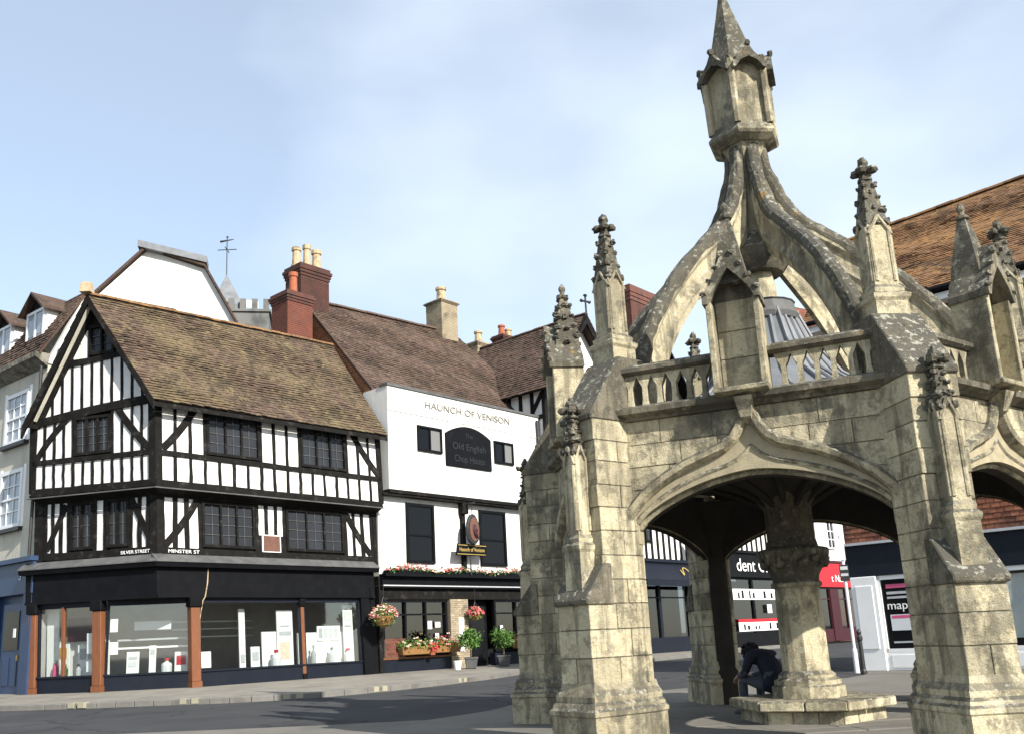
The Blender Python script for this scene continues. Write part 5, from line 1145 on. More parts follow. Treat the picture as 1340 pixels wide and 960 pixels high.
def bay(x, y, label):
    c = B.w(x, y, .17); e = empty('bay_tree', c, label, 'bay tree', 'clipped bay trees by the pub door')
    m = MB(); m.prism(sqr((c.x, c.y), .17, .17), sqr((c.x, c.y), .22, .50)); m.build('pot', 'lead_dark', e, bevel=.02)
    m = MB(); m.prism(sqr((c.x, c.y), .24, .50), sqr((c.x, c.y), .24, .55)); m.build('pot_rim', 'lead_dark', e)
    m = MB(); m.tube([c + Vector((0, 0, .4)), c + Vector((.01, .01, .8)), c + Vector((0, 0, 1.0))], [.03, .025, .02], 6)
    for k in range(5): a = k * 1.26; m.tube([c + Vector((0, 0, .75)), c + Vector((.2 * math.cos(a), .2 * math.sin(a), .95 + .05 * k))], [.015, .006], 5)
    m.build('trunk', 'bark', e)
    m = MB()
    for k in range(38):
        d = Vector((random.gauss(0, 1), random.gauss(0, 1), random.gauss(0, 1))).normalized() * random.uniform(.10, .38); cc_ = c + Vector((0, 0, .98)) + Vector((d.x, d.y, d.z * .85))
        for _ in range(45): q = Vector((random.gauss(0, 1), random.gauss(0, 1), random.gauss(0, 1))) * .075; m.leaf(cc_ + q, random.uniform(.035, .065))
    m.build('crown', 'green_leaf', e, fix=False)
bay(B.hit(617, 872, -1.15)[0], -1.15, 'clipped bay tree in a square grey pot beside the white bucket'); bay(B.hit(660, 868, -1.15)[0], -1.15, 'clipped bay tree in a square grey pot between the pub door and wicker planter')
c = B.w(B.hit(599, 876, -1.25)[0], -1.25, .17); e = empty('bucket', c, 'small white bucket on the pavement beside a bay tree', 'bucket'); m = MB(); m.lathe(c, [(.10, 0), (.14, .26), (.15, .27), (.15, .29), (.13, .29), (.09, .04)], 14); m.build('pail', 'white_paint', e); m = MB(); m.tube([c + Vector((.14 * math.cos(t), .02, .28 - .10 * math.sin(t))) for t in [math.pi * k / 8 for k in range(9)]], .006, 4); m.build('handle', 'grey_metal', e)

# ------------------------------------------------------------------ gabled neighbour right of the pub
nb = empty('gabled_house', B.w(16.2, -.7, .17), 'timber-framed house with dark front gable and finial, next to the white pub', 'house')
nx0, nx1, nyf = 16.15, 21.5, -.7; nxm = (nx0 + nx1) / 2; nze, nzr = 11.2, 14.75
boxpart('wall', 'plaster', nb, B, nx0 + .06, nx1 - .06, nyf + .08, 9., 3.2, nze)
m = MB(); m.plate(B, [(nx0 + .06, nze), (nx1 - .06, nze), (nxm, nzr - .25)], nyf + .08, nyf + .3); m.build('gable_wall', 'plaster', nb)
for z0_, z1_ in ((3.4, 5.9), (6.2, 8.5), (8.8, 11.0)):
    rail(B, nyf, (nx0, z1_ + .1), (nx1, z1_ + .1), .22, nb)
    for k in range(9): x = nx0 + .1 + (nx1 - nx0 - .2) * k / 8; m = MB(); m.beam(B, (x, z0_), (x, z1_), .28 if k in (0, 8) else .13, nyf - .01, nyf + .12); m.build('stud', 'black_timber', nb)
    brace(B, nyf, (nx0 + .2, z1_), (nx0 + 1.3, z0_ + .3), .2, nb); brace(B, nyf, (nx1 - .2, z1_), (nx1 - 1.3, z0_ + .3), .2, nb)
    window(B, nxm - .9, nxm + .9, z0_ + .6, z1_ - .2, nyf - .03, nb, lights=3, lead=(2, 3))
class SideFr:                                              # side wall facing the pub: x runs away from the street
    def w(s, x, y, z): return B.w(nx0 + y, x, z)
SD = SideFr()
for k in range(5): y = nyf + .1 + k * .62; m = MB(); m.beam(SD, (y, 9.2), (y, nze), .15, -.01, .1); m.build('stud', 'black_timber', nb)
rail(SD, 0, (nyf, 9.9), (2.4, 9.9), .16, nb); rail(SD, 0, (nyf, nze - .1), (2.6, nze - .1), .2, nb); brace(SD, 0, (nyf + .15, 10.9), (nyf + .9, 9.9), .16, nb)
boxpart('shopfront', 'navy_paint', nb, B, nx0, nx1, nyf + .05, nyf + .6, .12, 3.2); boxpart('shop_window', 'window_glass', nb, B, nx0 + .4, nx1 - .4, nyf, nyf + .045, .8, 2.5); boxpart('fascia', 'black_paint', nb, B, nx0, nx1, nyf - .1, nyf + .3, 2.7, 3.3)
ov = .45
la, lb, rc_, rd_ = B.w(nx0 - .35, nyf - ov, nze - .25), B.w(nx0 - .35, 9, nze - .25), B.w(nxm, 9, nzr), B.w(nxm, nyf - ov, nzr)
ra, rb_ = B.w(nx1 + .35, nyf - ov, nze - .25), B.w(nx1 + .35, 9, nze - .25)
rf = solid('roof', 'black_timber', nb, [la, lb, rc_, rd_], .1); tiles(lb, la, rd_, rc_, mat='tiles_dark', parent=rf, seed=12, exp=.16, wid=.22); solid('rear_slope', 'tiles_dark', rf, [ra, rb_, rc_, rd_], .1); tiles(ra, rb_, rc_, rd_, mat='tiles_dark', parent=rf, seed=13, exp=.2, wid=.3); ridge_tiles(rd_, rc_, 'tiles_dark', rf)
edge_board('bargeboard', 'black_timber', rf, la, rd_, .5, .08, inT, .03); edge_board('bargeboard', 'black_timber', rf, rd_, ra, .5, .08, inT, .03)
f = MB(); p = rd_ + Vector((0, 0, .05)); f.tube([p, p + Vector((0, 0, .75))], .045, 6); f.tube([p + Vector((-.17, -.12, .5)), p + Vector((.17, .12, .5))], .045, 6); f.blob(p + Vector((0, 0, .78)), .09); f.blob(p + Vector((.19, .13, .5)), .075); f.blob(p + Vector((-.19, -.13, .5)), .075); f.build('finial', 'iron', rf)

# ------------------------------------------------------------------ row of shops further along the same street line
def shop(name, label, xa_, xb_, eave, fas, fmat, gab, seed, wallmat='plaster', bays_=12, tm='tiles_dark', zr_=None, studs=True):
    e = empty(name, B.w((xa_ + xb_) / 2, 0, .17), label, 'house'); xm = (xa_ + xb_) / 2
    boxpart('wall', wallmat, e, B, xa_ + .03, xb_ - .03, .1, 8., fas[1], eave)
    boxpart('fascia', fmat, e, B, xa_ + .1, xb_ - .1, -.12, .4, fas[0], fas[1]); boxpart('fascia_cornice', fmat, e, B, xa_, xb_, -.24, .4, fas[1], fas[1] + .14)
    boxpart('stall_riser', fmat, e, B, xa_ + .1, xb_ - .1, .02, .3, .12, .75)
    for a, b in ((xa_, xa_ + .35), (xb_ - .35, xb_)): boxpart('pilaster', fmat, e, B, a, b, -.06, .4, .12, fas[0])
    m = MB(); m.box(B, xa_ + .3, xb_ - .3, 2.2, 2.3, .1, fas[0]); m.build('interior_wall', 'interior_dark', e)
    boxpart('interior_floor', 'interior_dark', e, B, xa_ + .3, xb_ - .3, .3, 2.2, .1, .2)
    n = 3; w_ = (xb_ - xa_ - .7) / n
    for k in range(n):
        o = window(B, xa_ + .35 + w_ * k, xa_ + .35 + w_ * (k + 1), .75, fas[0], .06, e, lights=1, lead=None, fmat=fmat, glass='pub_glass', fw=.1, transom=fas[0] - .7, name='shop_window')
    if studs:
        z = fas[1] + .14; fl_ = 2.55; r = 0
        while z + 1.2 < eave:
            zt = min(z + fl_, eave); rail(B, .06, (xa_, zt - .08), (xb_, zt - .08), .2, e)
            xs_ = [xa_ + .15 + (xb_ - xa_ - .3) * k / bays_ for k in range(bays_ + 1)]
            for x in xs_: m = MB(); m.beam(B, (x, z), (x, zt), .15, .05, .15); m.build('stud', 'black_timber', e)
            for a in (2, bays_ - 5): window(B, xs_[a] + .05, xs_[a + 3] - .05, z + .8, zt - .25, .0, e, lights=3, lead=(2, 3))
            z = zt; r += 1
    else:
        z = fas[1] + .9
        while z + 1.8 < eave:
            for k in range(3): x = xa_ + (xb_ - xa_) * (k + .5) / 3; window(B, x - .55, x + .55, z, z + 1.7, .03, e, lights=2, lead=(1, 3), fmat='white_paint', glass='window_glass', leadmat='white_paint', leadw=.05)
            z += 2.8
    zr_ = zr_ or eave + 4
    if gab:
        a0, a1, r0_, r1_ = B.w(xa_ - .2, -.4, eave - .1), B.w(xa_ - .2, 9, eave - .1), B.w(xm, -.4, zr_), B.w(xm, 9, zr_); c0, c1 = B.w(xb_ + .2, -.4, eave - .1), B.w(xb_ + .2, 9, eave - .1)
        rf = solid('roof', 'black_timber', e, [a0, a1, r1_, r0_], .1); tiles(a1, a0, r0_, r1_, mat=tm, parent=rf, seed=seed, exp=.2, wid=.28); solid('rear_slope', 'black_timber', rf, [c0, c1, r1_, r0_], .1); tiles(c0, c1, r1_, r0_, mat=tm, parent=rf, seed=seed + 1, exp=.2, wid=.28)
        m = MB(); m.plate(B, [(xa_, eave - .1), (xb_, eave - .1), (xm, zr_ - .2)], .1, .3); m.build('gable_wall', 'black_timber', e)
    else:
        a0, a1, r1_, r0_ = B.w(xa_, -.3, eave), B.w(xb_, -.3, eave), B.w(xb_, 4.2, zr_), B.w(xa_, 4.2, zr_); c0, c1 = B.w(xa_, 8.7, eave), B.w(xb_, 8.7, eave)
        rf = solid('roof', tm, e, [a0, a1, r1_, r0_], .1); tiles(a0, a1, r1_, r0_, mat=tm, parent=rf, seed=seed, exp=.22, wid=.3); solid('rear_slope', tm, rf, [c0, c1, r1_, r0_], .1)
        m = MB()
        for x in (xa_ + .02, xb_ - .2): m.prism([B.w(x, .1, eave - .1), B.w(x, 8.4, eave - .1), B.w(x, 4.2, zr_ - .2)], [B.w(x + .18, .1, eave - .1), B.w(x + .18, 8.4, eave - .1), B.w(x + .18, 4.2, zr_ - .2)])
        m.build('gable_end', wallmat, e)
    return e
s1 = shop('timber_framed_shop', 'striped timber-framed shop with navy awning fascia and gold emblem', 21.7, 30.0, 11.0, (3.35, 4.25), 'navy_paint', True, 31, bays_=16, zr_=16.0)
m = MB(); m.prism([B.w(22.2, -.14, 4.15), B.w(29.5, -.14, 4.15), B.w(29.5, -.9, 3.35), B.w(22.2, -.9, 3.35)], [B.w(22.2, -.14, 4.18), B.w(29.5, -.14, 4.18), B.w(29.5, -.92, 3.37), B.w(22.2, -.92, 3.37)]); aw = m.build('awning', 'navy_paint', s1); boxpart('valance', 'navy_paint', aw, B, 22.2, 29.5, -.93, -.9, 3.1, 3.36)
m = MB(); c0 = B.w(25.9, -.56, 3.80); ux, uz = Vector((B.X.x, B.X.y, 0)), (B.w(0, -.14, 4.15) - B.w(0, -.9, 3.35)).normalized(); nn = ux.cross(uz).normalized() * .02
if nn.y > 0: nn = -nn
m.tube([c0 + nn + ux * (.42 * math.cos(t) * (1 - t * .07)) + uz * (.26 * math.sin(t * 1.7)) for t in [k * .3 for k in range(14)]], .03, 5); m.build('emblem', 'gold_paint', aw)
ck0, ck1 = B.hit(817, 405, .7), B.hit(856, 392, .7); chimney(B, ck0[0], ck1[0], .3, 1.3, 11., ck1[1], s1, 'dark_brick', (), .8)
chimney(B, 28.6, 29.6, 1.5, 2.4, 11.5, 15.6, s1, 'dark_brick', ((29.1, 2., .6, .2, 'pot_clay'),), .3)
m = MB(); c0 = B.w(27.0, -.6, 5.15); lm = empty('wall_lamp', c0, 'white ornamental wall lamp above the navy awning', 'wall lamp'); m.lathe(c0, [(.02, -.5), (.16, -.4), (.22, 0), (.16, .25), (.05, .4), (.02, .5)], 8); m.build('lantern', 'white_paint', lm); m = MB(); m.tube([c0 + Vector((0, 0, .45)), c0 + Vector((0, 0, .7)), B.w(27.0, .05, 5.85)], .03, 6); m.build('bracket', 'white_paint', lm); m = MB(); m.tube([c0 + Vector((-.3, -.2, -.4)), c0 + Vector((-.1, 0, .3))], .08, 5); m.build('scroll', 'white_paint', lm)
s2 = shop('black_fronted_shop', 'timber-framed shop with black front, white fascia lettering and window posters', 30.0, 40.4, 10.5, (3.70, 4.95), 'black_paint', False, 41, bays_=18, zr_=14.5)
text('dent Ca', B, 33.6, -.135, 4.3, .95, 'paper', s2, width=3.6)
s3 = shop('red_fronted_shop', 'white-walled shop with bright red fascia at the far end of the row', 40.4, 48.5, 11.0, (3.3, 4.75), 'maroon', False, 51, wallmat='render_white', zr_=15, studs=False)
boxpart('sign_fascia', 'red_paint', s3, B, 40.5, 48.4, -.17, -.125, 3.3, 4.78)
text('t Nails', B, 44.4, -.18, 3.8, .6, 'paper', s3, width=2.2); boxpart('door', 'maroon', s3, B, 43.2, 44.4, -.02, .06, .15, 3.2)
prop('window_poster', 'white lettered poster strip high in the black shop window', 'poster', 'paper', B, (31.3, 36.2, -.03, -.02, 2.55, 3.10)); prop('window_poster', 'white and red poster strip low in the black shop window', 'poster', 'paper', B, (31.6, 36.4, -.03, -.02, .95, 1.4)); prop('window_poster', 'red band above the low poster strip in the black shop window', 'poster', 'red_paint', B, (31.6, 36.4, -.03, -.02, 1.41, 1.56)); prop('window_poster', 'square white card in the middle of the black shop window', 'poster', 'paper', B, (34.9, 35.4, -.03, -.02, 1.85, 2.3))
for po_, xs_, zz, nn in ((bpy.data.objects['window_poster'], 31.4, (2.62, 3.02), 12), (bpy.data.objects['window_poster.001'], 31.7, (1.02, 1.34), 11)):
    for k in range(nn):
        if k % 4 != 3: boxpart('print', 'black_paint' if k % 3 else 'grey_print', po_, B, xs_ + .4 * k, xs_ + .4 * k + random.uniform(.12, .26), -.04, -.032, zz[0], zz[1] - random.uniform(0, .15))
tall = shop('tall_warehouse', 'tall building with steep brown tiled roof rising behind the red shop', 41.5, 54., 17.0, (3.3, 4.2), 'dark_brick', False, 61, wallmat='dark_brick', tm='tiles_red', zr_=22.5, studs=False) if 0 else None

# ------------------------------------------------------------------ block on the right: tile-hung upper floors over a white shopfront
ro = atd(1150, 878, 24); Q = Fr(ro.x, ro.y, 132.9); rb0 = empty('tile_hung_block', (ro.x, ro.y, 0), 'red tile-hung building with mossy orange roof and white shopfront behind the cross', 'building')
qx0, qx1 = -.42, 11.
boxpart('wall', 'dark_brick', rb0, Q, qx0 + .02, qx1, .06, 7.2, 2.9, 8.6)
def vtiles(x0_, x1_, z0_, z1_, seed):
    m = MB(); rd = random.Random(seed); z = z0_; r = 0
    while z < z1_:
        x = x0_ - (.09 if r % 2 else 0)
        while x < x1_:
            a, b = max(x, x0_) + .003, min(x + .175, x1_) - .003
            if b - a > .03:
                d = rd.uniform(.018, .034); bs = len(m.v); t = rd.random()
                m.v += [Q.w(a, .055 - d, z), Q.w(b, .055 - d, z + rd.gauss(0, .002)), Q.w(b, .05, z + .135), Q.w(a, .05, z + .135), Q.w(a, .058, z), Q.w(b, .058, z)]; m.f += [[bs, bs + 1, bs + 2, bs + 3], [bs + 4, bs + 5, bs + 1, bs]]; m.tint += [t, t]
            x += .175
        z += .115; r += 1
    o = m.build('hung_tiles', 'tiles_red', rb0, fix=False); o['kind'] = 'stuff'
vtiles(qx0, qx1, 2.98, 8.5, 4)
boxpart('fascia', 'navy_paint', rb0, Q, qx0, qx1, -.06, .2, 2.16, 2.93); boxpart('fascia_cornice', 'grey_print', rb0, Q, qx0 - .05, qx1, -.16, .2, 2.90, 2.96)
boxpart('wall_end', 'dark_brick', rb0, Q, qx0, qx0 + .2, .1, 7., 0, 2.9)
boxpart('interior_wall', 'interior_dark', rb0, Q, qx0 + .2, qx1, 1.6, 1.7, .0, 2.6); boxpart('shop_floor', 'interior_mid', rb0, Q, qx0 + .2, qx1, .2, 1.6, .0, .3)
pl_ = boxpart('pilaster', 'white_paint', rb0, Q, -.36, .24, -.08, .2, .01, 2.16, bevel=.012); boxpart('pilaster_panel', 'white_paint', pl_, Q, -.26, .14, -.1, -.075, .5, 1.95, bevel=.01)
boxpart('stall_riser', 'white_paint', rb0, Q, .24, 11., -.03, .15, .01, .42, bevel=.01)
for k in range(10): boxpart('riser_panel', 'white_paint', rb0, Q, .36 + k * 1.06, 1.26 + k * 1.06, -.045, -.028, .08, .36)
for a, b in ((.24, 1.75), (1.85, 4.4), (4.5, 7.), (7.1, 9.5)):
    m = MB()
    for d in ((a, a + .07, .42, 2.16), (b - .07, b, .42, 2.16), (a, b, 2.06, 2.16), (a, b, .42, .50)): m.box(Q, d[0], d[1], -.03, .1, d[2], d[3])
    w_ = m.build('shop_window', 'white_paint', rb0); boxpart('pane', 'shop_glass', w_, Q, a + .07, b - .07, .03, .04, .5, 2.06)
prop('roller_blind', 'pale grey roller blind pulled down in the white shopfront', 'blind', 'blind', Q, (1.95, 4.3, .15, .17, .62, 2.0)); prop('dark_strip', 'black strip along the foot of the roller-blind window', 'strip', 'black_paint', Q, (1.92, 4.33, .012, .022, .5, .66))
c = Q.w(.75, .01, .5); po = empty('shop_poster', c, 'black poster with pink and white print beside the white pilaster', 'poster'); boxpart('sheet', 'black_paint', po, Q, .33, 1.68, .005, .018, .5, 2.06)
boxpart('print_band', 'pink_print', po, Q, .42, 1.6, -.002, .004, 1.86, 1.95); boxpart('print_band', 'grey_print', po, Q, .42, 1.5, -.002, .004, 1.72, 1.78); boxpart('print_band', 'grey_print', po, Q, .42, 1.6, -.002, .004, 1.62, 1.67)
text('mapl', Q, .39, -.003, 1.46, .27, 'paper', po, align='LEFT', width=.50); boxpart('print_block', 'blind', po, Q, .44, 1.35, -.002, .004, .90, 1.26); boxpart('print_band', 'pink_print', po, Q, .47, 1.2, -.004, -.0015, 1.17, 1.24); boxpart('print_band', 'grey_print', po, Q, .44, 1.5, -.002, .004, .62, .66)
for x in (3.45, 6.4): window(Q, x, x + 1.5, 5.6, 7.45, -.04, rb0, lights=2, lead=(2, 3), fmat='white_paint', glass='window_glass', leadmat='white_paint', leadw=.03); 
qe0, qe1, qr1, qr0 = Q.w(qx0 - .2, -.42, 8.5), Q.w(qx1 + .2, -.42, 8.62), Q.w(qx1 + .2, 3.6, 12.45), Q.w(qx0 - .2, 3.6, 11.95)
rf = solid('roof', 'tiles_orange', rb0, [qe0, qe1, qr1, qr0], .1); tiles(qe0, qe1, qr1, qr0, mat='tiles_orange', parent=rf, seed=71, exp=.12, wid=.18, thick=.012); qb0, qb1 = Q.w(qx0 - .2, 7.6, 8.5), Q.w(qx1 + .2, 7.6, 8.6); solid('rear_slope', 'tiles_orange', rf, [qb0, qb1, qr1, qr0], .1); ridge_tiles(qr0, qr1, 'tiles_orange', rf)
m = MB(); m.prism([Q.w(qx0, .1, 8.4), Q.w(qx0, 7.2, 8.4), Q.w(qx0, 3.6, 11.8)], [Q.w(qx0 + .25, .1, 8.4), Q.w(qx0 + .25, 7.2, 8.4), Q.w(qx0 + .25, 3.6, 11.8)]); m.build('gable_wall', 'dark_brick', rb0)
m = MB(); m.tube([Q.w(qx0 - .2, -.48, 8.42), Q.w(qx1 + .2, -.48, 8.52)], .065, 8); m.build('gutter', 'black_paint', rb0); boxpart('soffit_board', 'white_paint', rb0, Q, qx0 - .1, qx1 + .1, -.36, .05, 8.22, 8.38)

# ------------------------------------------------------------------ brown roof seen between the flying ribs
dd = 68.; ho = atd(1062, 470, dd); H = Fr(ho.x, ho.y, 60); hr = empty('brown_roofed_house', (ho.x, ho.y, 0), 'far house whose brown tiled roof shows between the flying ribs', 'house')
za = atd(1062, 470, dd).z; zt_ = atd(1062, 372, dd).z
boxpart('wall', 'red_brick', hr, H, -2.6, 4.4, 0, 7., 0, za)
q = [H.w(-3., -.4, za - .1), H.w(4.8, -.4, za - .1), H.w(4.8, 3.5, zt_), H.w(-.9, 3.5, zt_)]; rf = solid('roof', 'tiles_red', hr, q, .1); tiles(*q, mat='tiles_red', parent=rf, seed=81, exp=.2, wid=.28); solid('rear_slope', 'tiles_red', rf, [H.w(-3., 7.4, za - .1), H.w(4.8, 7.4, za - .1), q[2], q[3]], .1)
m = MB(); m.prism([H.w(-2.9, -.3, za - .1), H.w(-2.9, 7.3, za - .1), H.w(-.95, 3.5, zt_ - .1)], [H.w(-2.7, -.3, za - .1), H.w(-2.7, 7.3, za - .1), H.w(-.75, 3.5, zt_ - .1)]); m.build('hip_end', 'tiles_red', rf)

# ------------------------------------------------------------------ cream Georgian house on the left, blue shopfront
G = Fr(-12.92, 26.615, 129); gh_ = empty('cream_house', G.w(-3, 0, .19), 'cream rendered house with sash windows, dormers and a blue shopfront', 'house')
boxpart('wall', 'render_cream', gh_, G, -9., .05, 0, 5.2, 3.3, 9.8); boxpart('plinth_wall', 'blue_paint', gh_, G, -9, .05, .15, .5, .1, 3.3)
for a, b, z0_, z1_ in ((-2.42, -.95, 7.55, 9.15), (-2.45, -1.0, 4.95, 6.72), (-6.2, -4.8, 7.55, 9.15), (-6.2, -4.8, 4.95, 6.72)):
    o = window(G, a, b, z0_, z1_, -.07, gh_, lights=1, lead=(3, 4), fmat='white_paint', glass='sky_glass', leadmat='white_paint', leadw=.03, transom=(z0_ + z1_) / 2, fw=.11, proud=.0); boxpart('sill', 'iron', gh_, G, a - .1, b + .1, -.16, 0, z0_ - .12, z0_ - .01)
    boxpart('architrave', 'white_paint', gh_, G, a - .16, a, -.03, .01, z0_, z1_ + .1); boxpart('architrave', 'white_paint', gh_, G, b, b + .16, -.03, .01, z0_, z1_ + .1)
m = MB(); m.prism([G.w(-9, -.02, 9.6), G.w(.1, -.02, 9.6), G.w(.1, 0.02, 10.0), G.w(-9, .02, 10.0)], [G.w(-9, -.42, 9.85), G.w(.1, -.42, 9.85), G.w(.1, -.42, 10.0), G.w(-9, -.42, 10.0)]); m.build('cornice', 'stone_grey', gh_)
boxpart('fascia', 'blue_paint', gh_, G, -9, .2, -.12, .2, 2.95, 3.85); boxpart('fascia_cornice', 'blue_paint', gh_, G, -9, .25, -.24, .2, 3.85, 3.98); boxpart('pilaster', 'blue_paint', gh_, G, -.32, .18, -.1, .2, .12, 2.95); boxpart('pilaster', 'blue_paint', gh_, G, -2.6, -2.2, -.1, .2, .12, 2.95)
text('R', G, -2.3, -.13, 3.45, .42, 'blind', gh_); text('S', G, -.55, -.13, 3.45, .34, 'blind', gh_)
dr = boxpart('door', 'blue_paint', gh_, G, -1.75, -.55, .02, .08, .15, 2.7); boxpart('door_panel', 'blue_paint', dr, G, -1.6, -1.2, -.0, .018, .4, 1.2, bevel=.008); boxpart('door_panel', 'blue_paint', dr, G, -1.05, -.7, -.0, .018, .4, 1.2, bevel=.008); boxpart('door_pane', 'window_glass', dr, G, -1.6, -.7, .0, .018, 1.4, 2.5); boxpart('letter_card', 'paper', dr, G, -1.0, -.85, -.012, -.002, 1.75, 2.0); boxpart('handle', 'gold_paint', dr, G, -.68, -.64, -.03, .02, 1.1, 1.25)
boxpart('shop_window', 'window_glass', gh_, G, -8.8, -2.65, .05, .12, .7, 2.9)
ge0, ge1, gr1, gr0 = G.w(-9.2, -.35, 10.0), G.w(.12, -.35, 10.0), G.w(.12, 1.0, 12.25), G.w(-9.2, 1.0, 12.25)
rf = solid('roof', 'tiles_dark', gh_, [ge0, ge1, gr1, gr0], .1); tiles(ge0, ge1, gr1, gr0, mat='tiles_dark', parent=rf, seed=91, exp=.15, wid=.2); solid('upper_slope', 'tiles_dark', rf, [gr0, gr1, G.w(.12, 4.2, 12.5), G.w(-9.2, 4.2, 12.5)], .1)
m = MB(); m.prism([G.w(-.1, -.05, 9.7), G.w(-.1, 4.4, 9.7), G.w(-.1, 4.2, 12.4), G.w(-.1, 1.0, 12.1)], [G.w(.1, -.05, 9.7), G.w(.1, 4.4, 9.7), G.w(.1, 4.2, 12.4), G.w(.1, 1.0, 12.1)]); m.build('gable_wall', 'render_white', gh_)
for xd in (-1.95, -4.15, -6.6):
    a, b, zb_, zt2 = xd, xd + 1.25, 10.7, 11.8
    d = boxpart('dormer', 'render_white', gh_, G, a, b, .22, 2., 10.3, zt2)
    window(G, a + .06, b - .06, zb_, zt2 - .02, .53, d, lights=2, lead=(1, 3), fmat='white_paint', glass='sky_glass', leadmat='white_paint', leadw=.03, proud=0.) if 0 else None
    m = MB()
    for q_ in ((a + .05, b - .05, zb_, zb_ + .09), (a + .05, b - .05, zt2 - .12, zt2 - .03)): m.box(G, q_[0], q_[1], .14, .22, q_[2], q_[3])
    for x in (a + .05, (a + b) / 2 - .035, b - .13): m.box(G, x, x + .08, .145, .218, zb_ + .09, zt2 - .12)
    m.build('dormer_window', 'white_paint', d); boxpart('pane', 'sky_glass', d, G, a + .13, b - .13, .175, .185, zb_ + .09, zt2 - .12)
    xm = (a + b) / 2; l0, l1, t0, t1 = G.w(a - .18, -.05, zt2 - .08), G.w(a - .18, 2.4, zt2 - .08), G.w(xm, -.05, zt2 + .55), G.w(xm, 2.4, zt2 + .55); r0_, r1_ = G.w(b + .18, -.05, zt2 - .08), G.w(b + .18, 2.4, zt2 - .08)
    k_ = solid('dormer_roof', 'tiles_dark', d, [l0, l1, t1, t0], .06); 
    m = MB(); m.prism([r0_, r1_, t1, t0], [v - Vector((0, 0, .08)) for v in (r0_, r1_, t1, t0)]); m.build('dormer_roof', 'tiles_dark', d)
    m = MB(); m.plate(G, [(a, zt2 - .02), (b, zt2 - .02), (xm, zt2 + .45)], .20, .3); m.build('dormer_gable', 'black_timber', d)
m = MB(); m.tube([G.w(-.05, -.14, 10.0), G.w(-.05, -.14, 4.0)], .05, 8); m.build('downpipe', 'iron', gh_)
m = MB(); pk = R0 + Vector((0, 0, .02)); m.prism(sqr((pk.x, pk.y), .16, pk.z), sqr((pk.x, pk.y), .13, pk.z + .3)); m.build('ridge_finial', 'pot_clay', house)

# ------------------------------------------------------------------ white gable behind, church tower
wo = atd(220, 400, 38); Wf = Fr(wo.x, wo.y, 78); wg = empty('white_gabled_house', (wo.x, wo.y, 0), 'plain white gable wall with hipped brown roof rising behind the corner house', 'house')
gp = [Wf.hit(*q) for q in ((118, 395), (193, 328), (268, 352), (312, 430))]; gx0, gx1 = gp[0][0], gp[3][0]
m = MB(); m.plate(Wf, [(gx0, 0), (gx1, 0), gp[3], gp[2], gp[1], gp[0]], 0, 9); m.build('wall', 'render_white', wg)
m = MB(); dz = .12
for a, b in ((gp[0], gp[1]), (gp[1], gp[2]), (gp[2], gp[3])):
    q = [Wf.w(a[0], -.25, a[1] + .03), Wf.w(b[0], -.25, b[1] + .03), Wf.w(b[0], 9.2, b[1] + .03), Wf.w(a[0], 9.2, a[1] + .03)]; m.prism(q, [v + Vector((0, 0, .16)) for v in q])
m.build('roof', 'tiles_dark', wg)
m = MB(); q = [Wf.w(gp[1][0] - .35, -.32, gp[1][1] + .05), Wf.w(gp[2][0] + .1, -.32, gp[2][1] + .16), Wf.w(gp[2][0] + .1, .6, gp[2][1] + .16), Wf.w(gp[1][0] - .35, .6, gp[1][1] + .05)]; m.prism(q, [v + Vector((0, 0, .28)) for v in q]); m.build('parapet_coping', 'lead', wg)
to = atd(318, 430, 75); Tw = Fr(to.x, to.y, 80); tw = empty('church_tower', (to.x, to.y, 0), 'grey church tower with battlements, small lead spire and weathervane', 'church tower')
tx0, tx1 = Tw.hit(283, 410)[0], Tw.hit(352, 410)[0]; tz = Tw.hit(318, 405)[1]
boxpart('tower_shaft', 'tower_stone', tw, Tw, tx0, tx1, 0, 4.4, 0, tz); boxpart('string_course', 'tower_stone', tw, Tw, tx0 - .15, tx1 + .15, -.15, 4.55, tz - .2, tz)
n = 5; w_ = (tx1 - tx0) / (2 * n - 1)
for k in range(n):
    for y in (0, 4.1): m = MB(); m.box(Tw, tx0 + 2 * k * w_, tx0 + (2 * k + 1) * w_, y, y + .3, tz, tz + .95); m.build('merlon', 'tower_stone', tw)
sx, sz = Tw.hit(297, 390)[0], tz; apex = Tw.w(Tw.hit(294, 352)[0], 1.6, Tw.hit(294, 350)[1])
m = MB(); base = [Tw.w(sx - 1.25, .4, sz), Tw.w(sx + 1.25, .4, sz), Tw.w(sx + 1.25, 2.8, sz), Tw.w(sx - 1.25, 2.8, sz)]; m.prism(base, [v + Vector((0, 0, .6)) for v in base]); m.loft([[v + Vector((0, 0, .6)) for v in base], [apex + Vector((d, e_, 0)) for d, e_ in ((-.02, -.02), (.02, -.02), (.02, .02), (-.02, .02))]]); m.build('spire', 'lead', tw)
m = MB(); h = Tw.hit(294, 300)[1] - apex.z; m.tube([apex, apex + Vector((0, 0, h))], .05, 6); m.tube([apex + Vector((-.8, 0, h * .66)), apex + Vector((.8, 0, h * .66))], .04, 5); m.tube([apex + Vector((0, -.6, h * .66)), apex + Vector((0, .6, h * .66))], .04, 5); m.tube([apex + Vector((-.6, 0, h * .88)), apex + Vector((.55, 0, h * .93))], [.10, .03], 5); m.blob(apex + Vector((0, 0, h)), .1); m.build('weathervane', 'iron', tw)
fp = Tw.w(Tw.hit(318, 390)[0], 3.5, tz); m = MB(); m.tube([fp, fp + Vector((0, 0, 2.2))], .04, 5); fm = m.build('flagpole', 'grey_metal', tw)
